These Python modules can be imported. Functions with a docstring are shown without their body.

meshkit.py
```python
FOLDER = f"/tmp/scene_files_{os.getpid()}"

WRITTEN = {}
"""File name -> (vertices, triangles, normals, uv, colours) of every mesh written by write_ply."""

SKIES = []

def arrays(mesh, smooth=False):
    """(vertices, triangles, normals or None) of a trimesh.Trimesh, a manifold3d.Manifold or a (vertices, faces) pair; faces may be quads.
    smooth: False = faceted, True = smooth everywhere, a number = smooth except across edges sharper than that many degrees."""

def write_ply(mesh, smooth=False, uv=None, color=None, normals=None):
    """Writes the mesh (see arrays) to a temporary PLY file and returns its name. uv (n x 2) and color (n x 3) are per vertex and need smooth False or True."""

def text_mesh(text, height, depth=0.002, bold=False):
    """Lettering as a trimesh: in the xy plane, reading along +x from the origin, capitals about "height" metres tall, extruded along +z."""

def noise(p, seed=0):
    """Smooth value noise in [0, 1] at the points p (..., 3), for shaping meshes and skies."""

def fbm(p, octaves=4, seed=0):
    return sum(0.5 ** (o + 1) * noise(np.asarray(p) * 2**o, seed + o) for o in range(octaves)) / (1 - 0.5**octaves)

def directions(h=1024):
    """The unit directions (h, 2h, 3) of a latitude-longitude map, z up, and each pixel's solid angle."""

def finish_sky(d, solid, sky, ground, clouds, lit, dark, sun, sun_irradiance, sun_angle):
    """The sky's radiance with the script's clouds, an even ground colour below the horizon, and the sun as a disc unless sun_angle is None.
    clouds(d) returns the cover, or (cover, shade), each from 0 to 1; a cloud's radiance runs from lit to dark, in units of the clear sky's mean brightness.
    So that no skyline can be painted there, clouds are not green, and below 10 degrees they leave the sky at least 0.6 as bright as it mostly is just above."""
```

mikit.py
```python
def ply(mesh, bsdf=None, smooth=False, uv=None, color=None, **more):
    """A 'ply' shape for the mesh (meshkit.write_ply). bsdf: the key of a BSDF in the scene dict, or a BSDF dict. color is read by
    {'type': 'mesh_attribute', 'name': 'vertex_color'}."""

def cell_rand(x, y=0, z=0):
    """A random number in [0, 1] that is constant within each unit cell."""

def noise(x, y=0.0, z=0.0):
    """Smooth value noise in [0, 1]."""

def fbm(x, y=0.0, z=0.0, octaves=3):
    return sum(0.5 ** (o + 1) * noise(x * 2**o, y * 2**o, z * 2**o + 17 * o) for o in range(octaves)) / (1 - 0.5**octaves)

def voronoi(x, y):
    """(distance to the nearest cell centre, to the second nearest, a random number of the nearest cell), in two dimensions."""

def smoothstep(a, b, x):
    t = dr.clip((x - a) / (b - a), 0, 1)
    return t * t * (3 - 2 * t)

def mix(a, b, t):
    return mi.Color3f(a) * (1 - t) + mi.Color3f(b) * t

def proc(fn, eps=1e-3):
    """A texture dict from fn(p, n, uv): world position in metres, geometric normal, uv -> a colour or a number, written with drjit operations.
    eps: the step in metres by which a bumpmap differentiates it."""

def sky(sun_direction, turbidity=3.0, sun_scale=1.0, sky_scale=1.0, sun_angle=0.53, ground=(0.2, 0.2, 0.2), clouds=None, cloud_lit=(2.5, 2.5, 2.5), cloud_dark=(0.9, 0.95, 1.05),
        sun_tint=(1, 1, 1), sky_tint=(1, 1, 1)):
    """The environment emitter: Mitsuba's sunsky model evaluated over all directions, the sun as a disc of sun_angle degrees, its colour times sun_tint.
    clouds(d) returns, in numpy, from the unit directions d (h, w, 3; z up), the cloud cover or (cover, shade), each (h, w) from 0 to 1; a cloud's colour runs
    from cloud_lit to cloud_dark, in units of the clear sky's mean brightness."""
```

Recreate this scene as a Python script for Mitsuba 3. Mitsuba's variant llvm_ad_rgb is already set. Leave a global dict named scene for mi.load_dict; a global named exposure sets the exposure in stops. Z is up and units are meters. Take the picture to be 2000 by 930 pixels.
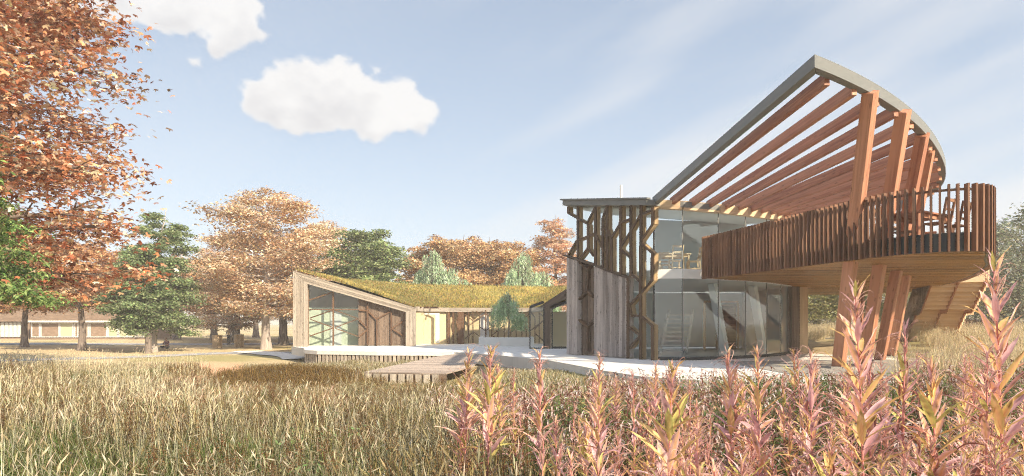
import math, random
import numpy as np, trimesh, manifold3d as m3
import shapely
from shapely.geometry import Polygon, LineString, box as sbox
import drjit as dr
import mitsuba as mi
import mikit, meshkit
from mikit import fbm, noise, cell_rand, smoothstep, mix, voronoi

scene, labels = {}, {}
T = mi.ScalarTransform4f
F, EYE, HORIZON = 1200.0, 1.25, 633.0          # lens of the 2000 px wide photograph, eye height above the paved terrace

# ------------------------------------------------------------------ camera, sky, sun, exposure
scene['camera'] = {'type': 'perspective', 'fov': math.degrees(2 * math.atan(1000 / F)), 'fov_axis': 'x',
                   'near_clip': 0.05, 'far_clip': 3000.0, 'principal_point_offset_y': -0.1806,
                   'to_world': T().look_at(origin=[0, 0, EYE], target=[0, 10, EYE], up=[0, 0, 1])}
exposure = 2.64
SUN = np.array([0.63, -0.71, 0.50])


def ang(px, py):
    v = np.array([(px - 1000) / F, 1.0, (HORIZON - py) / F])
    v /= np.linalg.norm(v)
    return math.degrees(math.atan2(v[0], v[1])), math.degrees(math.asin(v[2]))


def lobes(rows):
    out = []
    for px, py, rx, ry in rows:
        a, e = ang(px, py)
        a2, _ = ang(px + rx, py)
        _, e2 = ang(px, py - ry)
        out.append((a, e, abs(a2 - a), abs(e2 - e)))
    return out


CUMULUS = lobes([(530, 182, 62, 45), (590, 160, 55, 42), (652, 148, 56, 62), (700, 180, 80, 66), (770, 195, 62, 52), (815, 212, 34, 34), (620, 215, 110, 40),
                 (560, 222, 75, 40), (700, 235, 90, 34), (735, 262, 30, 26), (790, 240, 50, 26), (565, 240, 34, 18),
                 (250, 10, 160, 52), (400, 20, 130, 58), (470, 50, 58, 45), (436, 88, 26, 26), (150, 20, 120, 40), (388, 118, 24, 24), (60, 60, 120, 45)])


def clouds(d):
    az = np.degrees(np.arctan2(d[..., 0], d[..., 1]))
    el = np.degrees(np.arcsin(np.clip(d[..., 2], -1, 1)))
    q = d * 1.0
    warp = 2.6 * (meshkit.fbm(q * 16, 3, seed=31) - 0.5), 2.0 * (meshkit.fbm(q * 16 + 9, 3, seed=33) - 0.5)
    g, gy = np.zeros(az.shape), np.zeros(az.shape)
    for a, e, ra, re in CUMULUS:
        da = (az + warp[0] - a + 180) % 360 - 180
        v = np.exp(-1.35 * ((da / ra) ** 2 + ((el + warp[1] - e) / re) ** 2))
        g += v
        gy += v * (e - el) / re
    low = gy / np.maximum(g, 1e-6)
    n = meshkit.fbm(q * 22, 6, seed=3)
    near = np.clip(g, 0, 1.4)
    field = near - 0.40 + (2.0 * (n - 0.5) + 0.9 * (meshkit.fbm(q * 75, 3, seed=8) - 0.5)) * np.clip(near * 4, 0, 1)
    t = np.clip(field / 0.45, 0, 1)
    cover = t * t * (3 - 2 * t) * 0.97
    # the same sort of fair weather clouds over the rest of the sky
    m = meshkit.fbm(q * np.array([3.2, 3.2, 5.0]), 6, seed=21)
    away = np.clip((np.abs((az + 5 + 180) % 360 - 180) - 52) / 20, 0, 1)
    t = np.clip((m - 0.6) / 0.12, 0, 1) * away
    cover = np.maximum(cover, t * 0.85)
    # thin streaks of high cloud
    w = meshkit.fbm(np.stack([q[..., 0] * 2 + q[..., 2] * 1.2, q[..., 1] * 2, q[..., 2] * 9 - q[..., 0] * 3.6], -1) + 5, 6, seed=5)
    c = np.clip((w - 0.40) / 0.30, 0, 1) * np.clip((az + 12) / 25, 0.12, 1) * np.clip(1 - el / 75, 0, 1)
    cover = np.maximum(cover, 0.8 * c)
    # a thin white veil over the whole sky, thicker towards the horizon
    cover = 1 - (1 - cover) * (1 - (0.24 + 0.38 * np.exp(-np.maximum(el, 0) / 13)))
    shade = np.clip(0.18 + 0.6 * low + 2.6 * (n - 0.5), 0, 1) * np.clip(near, 0, 1)
    return cover, shade


scene['sky'] = mikit.sky(SUN, turbidity=3.5, sun_scale=0.95, sky_scale=1.0, clouds=clouds, cloud_lit=(1.9, 1.89, 1.88), cloud_dark=(1.5, 1.5, 1.54), sun_tint=(0.94, 1.0, 1.12), sky_tint=(1.0, 0.98, 0.97))
labels['sky'] = {'kind': 'structure', 'label': 'pale blue sky with white cumulus clouds'}


scene['air'] = {'type': 'homogeneous', 'albedo': {'type': 'rgb', 'value': [0.95, 0.95, 0.95]}, 'sigma_t': 0.0019}
scene['camera']['medium'] = {'type': 'ref', 'id': 'air'}
scene['haze'] = {'type': 'cube', 'to_world': T().translate([0, 1150, 7.5]).scale([1600, 1500, 10.5]), 'bsdf': {'type': 'null'}, 'interior': {'type': 'ref', 'id': 'air'}}
labels['haze'] = {'kind': 'stuff', 'label': 'thin pale autumn haze in the air'}


# ------------------------------------------------------------------ helpers
def X(px, y):
    return (px - 1000) / F * y


def Z(py, y):
    return EYE + (HORIZON - py) / F * y


def unit2(a, b):
    return np.array([a, b]) / math.hypot(a, b)


counts = {}


def numbered(name):
    n = counts.get(name, 0)
    counts[name] = n + 1
    return name if n == 0 else f'{name}_{n:03d}'


def thing(name, label, cat, group=None, kind=None):
    k = numbered(name)
    labels[k] = {'label': label, 'category': cat}
    if group:
        labels[k]['group'] = group
    if kind:
        labels[k]['kind'] = kind
    return k


def part_key(parent, name):
    return numbered(f'{parent}__{name}')


prng = random.Random(5)


class MB:
    """Collects pieces of one mesh with uv (u runs along the piece in metres, v across) and colours."""

    def __init__(s):
        s.v, s.f, s.uv, s.c, s.n = [], [], [], [], 0

    def add(s, v, f, uv=None, c=None):
        v = np.asarray(v, float)
        f = np.asarray(f, int)
        if f.shape[1] == 4:
            f = np.vstack([f[:, [0, 1, 2]], f[:, [0, 2, 3]]])
        s.v.append(v)
        s.f.append(f + s.n)
        s.uv.append(np.zeros((len(v), 2)) if uv is None else np.asarray(uv, float))
        s.c.append(np.ones((len(v), 3)) * 0.5 if c is None else np.broadcast_to(np.asarray(c, float), (len(v), 3)))
        s.n += len(v)
        return s

    def hexa(s, c8, length=None):
        """A box from eight corners: 0-3 one end round, 4-7 the other end round."""
        c8 = np.asarray(c8, float)
        L = np.linalg.norm(c8[4] - c8[0]) if length is None else length
        off = 10 * prng.randint(0, 400)
        u0 = prng.random() * 20
        v, f, uv = [], [], []
        acc = 0.0
        for i in range(4):
            j = (i + 1) % 4
            w = np.linalg.norm(c8[j] - c8[i])
            b = len(v)
            v += [c8[i], c8[j], c8[4 + j], c8[4 + i]]
            uv += [[u0, off + acc], [u0, off + acc + w], [u0 + L, off + acc + w], [u0 + L, off + acc]]
            f.append([b, b + 1, b + 2, b + 3])
            acc += w
        for q in ((3, 2, 1, 0), (4, 5, 6, 7)):
            b = len(v)
            w = np.linalg.norm(c8[1] - c8[0])
            h = np.linalg.norm(c8[2] - c8[1])
            v += [c8[k] for k in q]
            uv += [[u0, off], [u0 + w * .2, off], [u0 + w * .2, off + h], [u0, off + h]]
            f.append([b, b + 1, b + 2, b + 3])
        return s.add(v, f, uv)

    def bar(s, p0, p1, w, h, up=(0, 0, 1), w1=None, h1=None):
        p0, p1, up = (np.asarray(a, float) for a in (p0, p1, up))
        d = p1 - p0
        d /= np.linalg.norm(d)
        sd = np.cross(d, up)
        if np.linalg.norm(sd) < 1e-6:
            sd = np.cross(d, [1, 0, 0.0])
        sd /= np.linalg.norm(sd)
        up = np.cross(sd, d)
        w1, h1 = w1 or w, h1 or h
        ring = lambda p, w, h: [p - sd * w / 2 - up * h / 2, p - sd * w / 2 + up * h / 2, p + sd * w / 2 + up * h / 2, p + sd * w / 2 - up * h / 2]
        return s.hexa(ring(p0, w, h) + ring(p1, w1, h1))

    def box(s, lo, hi, axis=None):
        lo, hi = np.asarray(lo, float), np.asarray(hi, float)
        a = int(np.argmax(hi - lo)) if axis is None else axis
        c = (lo + hi) / 2
        p0, p1 = c.copy(), c.copy()
        p0[a], p1[a] = lo[a], hi[a]
        up = [0, 0, 1] if a != 2 else [0, 1, 0]
        b = 2 if a != 2 else 1
        o = 3 - a - b
        return s.bar(p0, p1, hi[o] - lo[o], hi[b] - lo[b], up)

    def prism(s, poly, z0, z1):
        """An upright prism over a plan polygon; z0, z1 numbers or functions of (x, y)."""
        for g in getattr(poly, 'geoms', [poly]):
            if g.is_empty or g.geom_type != 'Polygon' or g.area < 1e-5:
                continue
            m = trimesh.creation.extrude_polygon(g, 1.0, engine='earcut')
            v = m.vertices[m.faces.ravel()].copy()
            f = np.arange(len(v)).reshape(-1, 3)
            t = v[:, 2].copy()
            a = z0(v[:, 0], v[:, 1]) if callable(z0) else z0
            b = z1(v[:, 0], v[:, 1]) if callable(z1) else z1
            v[:, 2] = a + (b - a) * t
            off = 10 * prng.randint(0, 400)
            c = np.array(g.minimum_rotated_rectangle.exterior.coords) if g.minimum_rotated_rectangle.geom_type == 'Polygon' else None
            if c is not None:
                e = [c[1] - c[0], c[2] - c[1]]
                d = max(e, key=np.linalg.norm)
                d = d / np.linalg.norm(d)
                q = v[:, :2] - c[0]
                uv = np.stack([q @ d, off + np.abs(q @ np.array([-d[1], d[0]])) % 9 + v[:, 2] * .5 % 1], 1)
            else:
                uv = v[:, :2]
            s.add(v, f, uv)
        return s

    def quad(s, a, b, c, d):
        a, b, c, d = (np.asarray(q, float) for q in (a, b, c, d))
        L, W = np.linalg.norm(b - a), np.linalg.norm(d - a)
        off = 10 * prng.randint(0, 400)
        return s.add([a, b, c, d], [[0, 1, 2, 3]], [[0, off], [L, off], [L, off + W], [0, off + W]])

    def tube(s, pts, radii, sides=7, c=None, cap=True):
        pts = np.asarray(pts, float)
        n = len(pts)
        tan = np.gradient(pts, axis=0)
        tan /= np.linalg.norm(tan, axis=1, keepdims=True) + 1e-12
        ref = np.array([0, 0, 1.0]) if abs(tan[0][2]) < 0.9 else np.array([1.0, 0, 0])
        a = np.cross(tan, ref)
        a /= np.linalg.norm(a, axis=1, keepdims=True) + 1e-12
        b = np.cross(tan, a)
        th = np.arange(sides) * 2 * np.pi / sides
        ring = pts[:, None] + np.asarray(radii)[:, None, None] * (np.cos(th)[None, :, None] * a[:, None] + np.sin(th)[None, :, None] * b[:, None])
        v = ring.reshape(-1, 3)
        i = np.arange(n - 1)[:, None] * sides + np.arange(sides)[None]
        j = np.arange(n - 1)[:, None] * sides + (np.arange(sides)[None] + 1) % sides
        f = np.stack([i, i + sides, j + sides, j], -1).reshape(-1, 4)
        L = np.concatenate([[0], np.cumsum(np.linalg.norm(np.diff(pts, axis=0), axis=1))])
        off = 10 * prng.randint(0, 400)
        uv = np.stack([np.repeat(L, sides), off + np.tile(th * np.mean(radii), n)], 1)
        s.add(v, f, uv, c)
        if cap:
            for e, o in ((0, 1), (n - 1, -1)):
                k = np.arange(sides)
                vv = np.vstack([ring[e], pts[e][None]])
                ff = np.stack([k, (k + 1) % sides, np.full(sides, sides)], 1)[:, ::o]
                s.add(vv, ff, None, c)
        return s

    def shape(s, mat, smooth=False, **kw):
        v, f = np.vstack(s.v), np.vstack(s.f)
        return mikit.ply((v, f), mat, smooth, uv=np.vstack(s.uv), color=np.vstack(s.c), **kw)

    def put(s, key, mat, smooth=False, **kw):
        scene[key] = s.shape(mat, smooth, **kw)
        return key


def part(parent, name, mb, mat, smooth=False, label=None, kind=None):
    k = part_key(parent, name)
    mb.put(k, mat, smooth)
    if label or kind:
        labels[k] = {}
        if label:
            labels[k]['label'] = label
        if kind:
            labels[k]['kind'] = kind
    return k


def struct(name, mb, mat, label, smooth=False, kind='structure'):
    k = numbered(name)
    mb.put(k, mat, smooth)
    labels[k] = {'kind': kind, 'label': label}
    return k


# ------------------------------------------------------------------ materials
def two(b):
    return {'type': 'twosided', 'bsdf': b}


def rgb(*c):
    return {'type': 'rgb', 'value': list(c)}


def plain(c, rough=0.6, spec=0.4, metallic=0.0):
    return two({'type': 'principled', 'base_color': rgb(*c), 'roughness': rough, 'specular': spec, 'metallic': metallic})


def wood(dark, light, tone=0.35, rough=0.65, fine=45.0, spec=0.3, knots=0.0):
    """Sawn timber: streaks along u, each piece (each block of ten in v) of its own tone."""
    def fn(p, n, uv):
        k = dr.floor(uv.y / 10)
        r = cell_rand(k, 3, 1)
        g = fbm(uv.x * 1.3 + k * 3.7, uv.y * fine, 0.0, 4)
        h = fbm(uv.x * 0.5 + k, uv.y * 7, 3.0, 2)
        t = dr.clip(0.55 * (g - 0.5) * 2 + 0.4 * (h - 0.5) * 2 + (r - 0.5) * 2 * tone + 0.5, 0, 1)
        col = mix(dark, light, t)
        if knots:
            a, b, c = voronoi(uv.x * 1.6 + k * 1.3, uv.y * 6)
            spot = smoothstep(0.16, 0.05, a) * dr.select(c > 0.55, 1.0, 0.0)
            col = col * (1 - knots * spot)
        return col
    return two({'type': 'principled', 'base_color': mikit.proc(fn), 'roughness': rough, 'specular': spec})


M = scene
M['weathered_timber'] = wood((0.20, 0.172, 0.162), (0.52, 0.468, 0.44), 0.35, 0.75, knots=0.6)
M['silver_timber'] = wood((0.30, 0.26, 0.215), (0.58, 0.525, 0.455), 0.25, 0.75, knots=0.5)
M['frame_timber'] = wood((0.22, 0.19, 0.155), (0.45, 0.40, 0.34), 0.25, 0.75, knots=0.5)
M['dark_timber'] = wood((0.085, 0.062, 0.05), (0.25, 0.185, 0.14), 0.3, 0.7, knots=0.4)
M['red_timber'] = wood((0.29, 0.112, 0.066), (0.54, 0.265, 0.165), 0.5, 0.5, 38, knots=0.35)
M['slat_timber'] = wood((0.125, 0.058, 0.036), (0.29, 0.155, 0.092), 0.45, 0.6, 50)
M['gold_timber'] = wood((0.20, 0.095, 0.032), (0.44, 0.23, 0.08), 0.45, 0.45, 30)
M['pale_timber'] = wood((0.50, 0.36, 0.22), (0.72, 0.56, 0.38), 0.3, 0.6, 40)
M['stair_timber'] = wood((0.60, 0.41, 0.24), (0.80, 0.60, 0.39), 0.25, 0.6, 40)
M['fin_timber'] = wood((0.30, 0.21, 0.115), (0.52, 0.39, 0.23), 0.25, 0.5, 30)
M['fin_cap'] = wood((0.06, 0.036, 0.024), (0.15, 0.09, 0.055), 0.25, 0.5, 30)
M['strut_timber'] = wood((0.085, 0.046, 0.028), (0.19, 0.11, 0.066), 0.25, 0.6, 40)
M['deck_timber'] = wood((0.25, 0.205, 0.175), (0.46, 0.395, 0.345), 0.4, 0.75, 40)
M['grey_metal'] = plain((0.185, 0.195, 0.195), 0.5, 0.4)
M['dark_metal'] = plain((0.035, 0.04, 0.045), 0.4, 0.5)
M['white_paint'] = plain((0.78, 0.78, 0.76), 0.5, 0.4)
M['cream_plaster'] = plain((0.66, 0.55, 0.35), 0.85, 0.2)
M['mint_plaster'] = plain((0.50, 0.55, 0.45), 0.85, 0.2)
M['grey_plaster'] = plain((0.54, 0.57, 0.58), 0.85, 0.2)
M['room_plaster'] = plain((0.72, 0.79, 0.83), 0.85, 0.2)
M['dark_floor'] = plain((0.36, 0.38, 0.38), 0.5, 0.4)
M['curtain_cloth'] = plain((0.62, 0.60, 0.42), 0.9, 0.1)
M['glass'] = {'type': 'thindielectric', 'int_ior': 1.5, 'specular_transmittance': rgb(.90, .96, .96)}
M['coated_glass'] = {'type': 'thindielectric', 'int_ior': 1.6, 'specular_transmittance': rgb(.86, .94, .97)}


def brick_fn(p, n, uv):
    g = fbm(p.x * 3, p.z * 5, p.y * 3, 3)
    return mix((0.27, 0.19, 0.14), (0.42, 0.31, 0.24), g)


M['house_brick'] = two({'type': 'principled', 'base_color': mikit.proc(brick_fn), 'roughness': 0.9, 'specular': 0.2})


def roof_fn(p, n, uv):
    return mix((0.16, 0.105, 0.07), (0.34, 0.24, 0.17), fbm(p.x * 1.7, p.z * 6, p.y * 1.7, 4))


M['roof_shingle'] = two({'type': 'principled', 'base_color': mikit.proc(roof_fn), 'roughness': 0.9, 'specular': 0.2})


def paving_fn(p, n, uv):
    g = fbm(p.x * 0.8, p.y * 0.8, 0, 4)
    s = fbm(p.x * 14, p.y * 14, 2, 3)
    return mix((0.52, 0.51, 0.49), (0.72, 0.71, 0.69), dr.clip(0.6 * g + 0.5 * s, 0, 1))


M['pale_paving'] = two({'type': 'principled', 'base_color': mikit.proc(paving_fn), 'roughness': 0.8, 'specular': 0.3})


def concrete_fn(p, n, uv):
    return mix((0.20, 0.195, 0.18), (0.36, 0.35, 0.33), fbm(p.x * 5, p.y * 5, p.z * 5, 4))


M['concrete'] = two({'type': 'principled', 'base_color': mikit.proc(concrete_fn), 'roughness': 0.85, 'specular': 0.3})


def tarmac_fn(p, n, uv):
    return mix((0.20, 0.21, 0.23), (0.34, 0.35, 0.37), fbm(p.x * 3, p.y * 3, 0, 4))


M['path_gravel'] = two({'type': 'principled', 'base_color': mikit.proc(tarmac_fn), 'roughness': 0.9, 'specular': 0.2})


def ground_fn(p, n, uv):
    big = fbm(p.x * 0.11, p.y * 0.11, 0, 4)
    mid = fbm(p.x * 0.7, p.y * 0.7, 4, 4)
    fine = fbm(p.x * 9, p.y * 9, 7, 3)
    c = mix((0.27, 0.215, 0.13), (0.46, 0.385, 0.25), dr.clip(0.5 * mid + 0.6 * fine, 0, 1))
    c = mix(c, (0.17, 0.17, 0.055), smoothstep(0.52, 0.7, big) * 0.6)
    # bare reddish earth of the worn way across the meadow
    way = dr.abs(p.x + 10.6 + 0.5 * (p.y - 22) + 1.6 * (mid - 0.5)) / 1.7
    e = smoothstep(1.25, 0.6, way) * smoothstep(17, 20, p.y) * smoothstep(33, 29, p.y)
    return mix(c, mix((0.38, 0.22, 0.14), (0.55, 0.36, 0.24), fine), e)


M['meadow_soil'] = two({'type': 'principled', 'base_color': mikit.proc(ground_fn), 'roughness': 0.95, 'specular': 0.1})


def bark_fn(p, n, uv):
    return mix((0.13, 0.10, 0.085), (0.36, 0.31, 0.28), fbm(uv.y * 30, uv.x * 2.5, 1.0, 4))


M['bark'] = two({'type': 'principled', 'base_color': mikit.proc(bark_fn), 'roughness': 0.9, 'specular': 0.2})


def pale_bark_fn(p, n, uv):
    return mix((0.34, 0.29, 0.26), (0.62, 0.56, 0.52), fbm(uv.y * 20, uv.x * 2.5, 1.0, 4))


M['pale_bark'] = two({'type': 'principled', 'base_color': mikit.proc(pale_bark_fn), 'roughness': 0.9, 'specular': 0.2})
VC = {'type': 'mesh_attribute', 'name': 'vertex_color'}
M['leaf'] = {'type': 'principledthin', 'base_color': VC, 'roughness': 0.55, 'diff_trans': 0.55, 'spec_trans': 0.0, 'eta': 1.4}
M['dyed'] = two({'type': 'principled', 'base_color': VC, 'roughness': 0.8, 'specular': 0.2})

# ------------------------------------------------------------------ the ground
TERRACE = Polygon([(-12.2, 34.0), (-10.2, 31.0), (-9.55, 29.5), (-8.85, 28.8), (-6.0, 27.9), (-2.75, 27.5), (-1.6, 26.2), (0.0, 23.6), (1.25, 21.2), (1.95, 18.6), (2.45, 16.5), (3.1, 14.6),
                   (4.2, 13.5), (6.0, 13.1), (8.2, 13.3), (10.0, 15.3), (12.0, 18.0), (15.5, 22.5), (17.5, 27.0), (17.0, 31.0), (13.0, 34.0), (8.0, 40.0), (-13.0, 40.0)])


def ramp01(a, b, t):
    t = np.clip((t - a) / (b - a), 0, 1)
    return t * t * (3 - 2 * t)


def gz(x, y):
    x, y = np.asarray(x, float), np.asarray(y, float)
    z = np.full(np.broadcast(x, y).shape, -0.50)
    z = z - 0.27 * ramp01(-6, -12, x - 0.0 * y) * ramp01(14, 34, y)
    z = z + 0.30 * ramp01(-1.0, 2.5, x) * ramp01(5.0, 13.5, y)            # rises to the terrace front
    z = z + 0.72 * ramp01(9.0, 19.0, x) * ramp01(15, 30, y)               # and to the right of the building
    z = z + 0.35 * ramp01(-16, -8, x) * ramp01(42, 54, y) * ramp01(12, 6, x)
    z = z + 0.36 * np.exp(-(((x + 7.3) / 2.6) ** 2 + ((y - 20.8) / 1.2) ** 2))  # low bank before the boardwalk
    z = z - 0.22 * ramp01(-11, -9, x) * ramp01(0.5, -2.0, x) * ramp01(12.5, 16.5, y) * ramp01(25, 20.5, y)
    z = z + 0.05 * (meshkit.noise(np.stack(np.broadcast_arrays(x * 0.6, y * 0.6, 0 * z), -1), 2) - 0.5)
    z = z + 0.9 * ramp01(90, 300, y)
    return z


def make_ground():
    gx = np.unique(np.concatenate([np.linspace(-30, 30, 121), np.linspace(-120, 120, 81), np.linspace(-1500, 1500, 41)]))
    gy = np.unique(np.concatenate([np.linspace(-20, 60, 161), np.linspace(60, 160, 41), np.linspace(160, 2500, 30), [-200, -80]]))
    xx, yy = np.meshgrid(gx, gy)
    zz = gz(xx, yy)
    v = np.stack([xx, yy, zz], -1).reshape(-1, 3)
    i = (np.arange(len(gy) - 1)[:, None] * len(gx) + np.arange(len(gx) - 1)[None]).ravel()
    f = np.stack([i, i + 1, i + 1 + len(gx), i + len(gx)], 1)
    mb = MB().add(v, f, v[:, :2])
    struct('ground', mb, 'meadow_soil', 'dry straw coloured meadow ground', True)


make_ground()
struct('terrace', MB().prism(TERRACE, -0.45, 0.0), 'pale_paving', 'pale smooth paved terrace round the buildings')
k = 0
for i in range(11):                                                        # the larger slabs under the balcony
    for j in range(12):
        x0, y0 = 6.9 + i * 1.02, 14.6 + j * 1.5
        pv = sbox(x0, y0, x0 + 1.0, y0 + 1.48).intersection(TERRACE.buffer(-0.15))
        if pv.area > 0.3 and not (y0 > 19.2 and x0 < 13.2):
            part('terrace', 'paving_slab', MB().prism(pv, -0.02, 0.012 + 0.004 * prng.random()), 'concrete')


def ribbon(name, pts, w, mat, label, lift=0.02):
    g = LineString(pts).buffer(w / 2, cap_style=2)
    tri = shapely.geometry.Polygon(g.exterior.coords)
    xs = np.array(tri.exterior.coords)
    mb = MB()
    n = 60
    line = LineString(pts)
    rows = []
    for t in np.linspace(0, 1, n):
        p = np.array(line.interpolate(t, True).coords[0])
        q = np.array(line.interpolate(min(1, t + 0.01), True).coords[0]) - np.array(line.interpolate(max(0, t - 0.01), True).coords[0])
        q /= np.linalg.norm(q)
        nn = np.array([-q[1], q[0]])
        for s in (-0.5, -0.17, 0.17, 0.5):
            a = p + nn * s * w
            rows.append([a[0], a[1], float(gz(a[0], a[1])) + lift])
    v = np.array(rows)
    f = [[i * 4 + j, i * 4 + j + 1, (i + 1) * 4 + j + 1, (i + 1) * 4 + j] for i in range(n - 1) for j in range(3)]
    mb.add(v, f, v[:, :2])
    struct(name, mb, mat, label, True)


ribbon('path', [(-60, 33.0), (-40, 32.6), (-28, 33.6), (-23, 37.5), (-20.5, 42.0), (-17.5, 43.5), (-12.0, 41.5), (-9.5, 39.0)], 2.6, 'path_gravel', 'grey gravel path curving from the left to the pavilion')
ribbon('pavement', [(-11.9, 35.0), (-13.2, 37.8), (-16.5, 41.6), (-19.5, 45.0)], 2.2, 'pale_paving', 'pale pavement running from the pavilion to the path', 0.05)
ribbon('road', [(-60, 62), (-30, 61), (-10, 64), (8, 66)], 4.5, 'path_gravel', 'grey lane behind the trees', 0.03)

# deck edge of upright boards below the terrace, and the boardwalk in front of it
dk = thing('slatted_deck_edge', 'curved edge of upright pale boards below the pavilion terrace', 'deck edge')
line = LineString([(-10.35, 31.0), (-9.75, 29.4), (-8.95, 28.6), (-6.0, 27.66), (-2.6, 27.24)])
part(dk, 'capping', MB().prism(line.buffer(0.16, cap_style=2), -0.16, 0.016), 'white_paint')
n = int(line.length / 0.2)
for i in range(n):
    p = np.array(line.interpolate((i + 0.5) * 0.2).coords[0])
    q = np.array(line.interpolate((i + 0.6) * 0.2).coords[0]) - p
    q /= np.linalg.norm(q)
    part(dk, 'board', MB().hexa([[*(p + q * s * 0.062 + np.array([q[1], -q[0]]) * (0.10 + o)), z] for z in (-0.95, -0.165) for s, o in ((-1, -.02), (1, -.02), (1, .02), (-1, .02))]), 'silver_timber')
part(dk, 'backing', MB().prism(line.buffer(0.04, cap_style=2), -0.95, -0.17), 'dark_timber')

bw = thing('boardwalk', 'grey planked boardwalk rising to the terrace, with an upright board front', 'boardwalk')
bwp = Polygon([(X(712, 20.2), 20.2), (X(872, 19.7), 19.7), (-1.35, 21.4), (-1.2, 23.6), (-1.5, 25.6), (-2.3, 25.6), (-3.4, 23.4)])
bz = lambda x, y: -0.34 + 0.335 * np.clip((np.asarray(y) - 19.8 + 0.10 * (np.asarray(x) + 4.0)) / 5.0, 0, 1)
for i in range(60):
    c = 19.2 + i * 0.155
    st = Polygon([(-6, c + 0.35), (3, c - 0.55), (3, c - 0.55 + 0.147), (-6, c + 0.35 + 0.147)]).intersection(bwp)
    if st.area > 0.02:
        part(bw, 'plank', MB().prism(st, lambda x, y: bz(x, y) - 0.035, bz), 'deck_timber')
a, b = np.array([X(712, 20.2), 20.16]), np.array([X(872, 19.7), 19.66])
L = np.linalg.norm(b - a)
q = (b - a) / L
for i in range(int(L / 0.285)):
    p = a + q * (i + 0.5) * 0.285
    part(bw, 'board', MB().hexa([[*(p + q * s * 0.102 + np.array([q[1], -q[0]]) * o), z] for z in (-0.75, -0.375) for s, o in ((-1, -.02), (1, -.02), (1, .02), (-1, .02))]), 'silver_timber')
part(bw, 'edge_beam', MB().bar([*(a + [0, 0.08]), -0.55], [*(b + [0, 0.08]), -0.55], 0.06, 0.40), 'dark_timber')

# ------------------------------------------------------------------ the timber building
TB = thing('timber_building', 'two storey timber and glass building with flying pergola roof and round balcony', 'building')
K2, L2 = np.array([4.94, 21.4]), np.array([2.30, 25.5])
tw = (K2 - L2) / np.linalg.norm(K2 - L2)
nw = np.array([tw[1], -tw[0]])                                            # faces left and to the front
WL = np.linalg.norm(K2 - L2)


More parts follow.
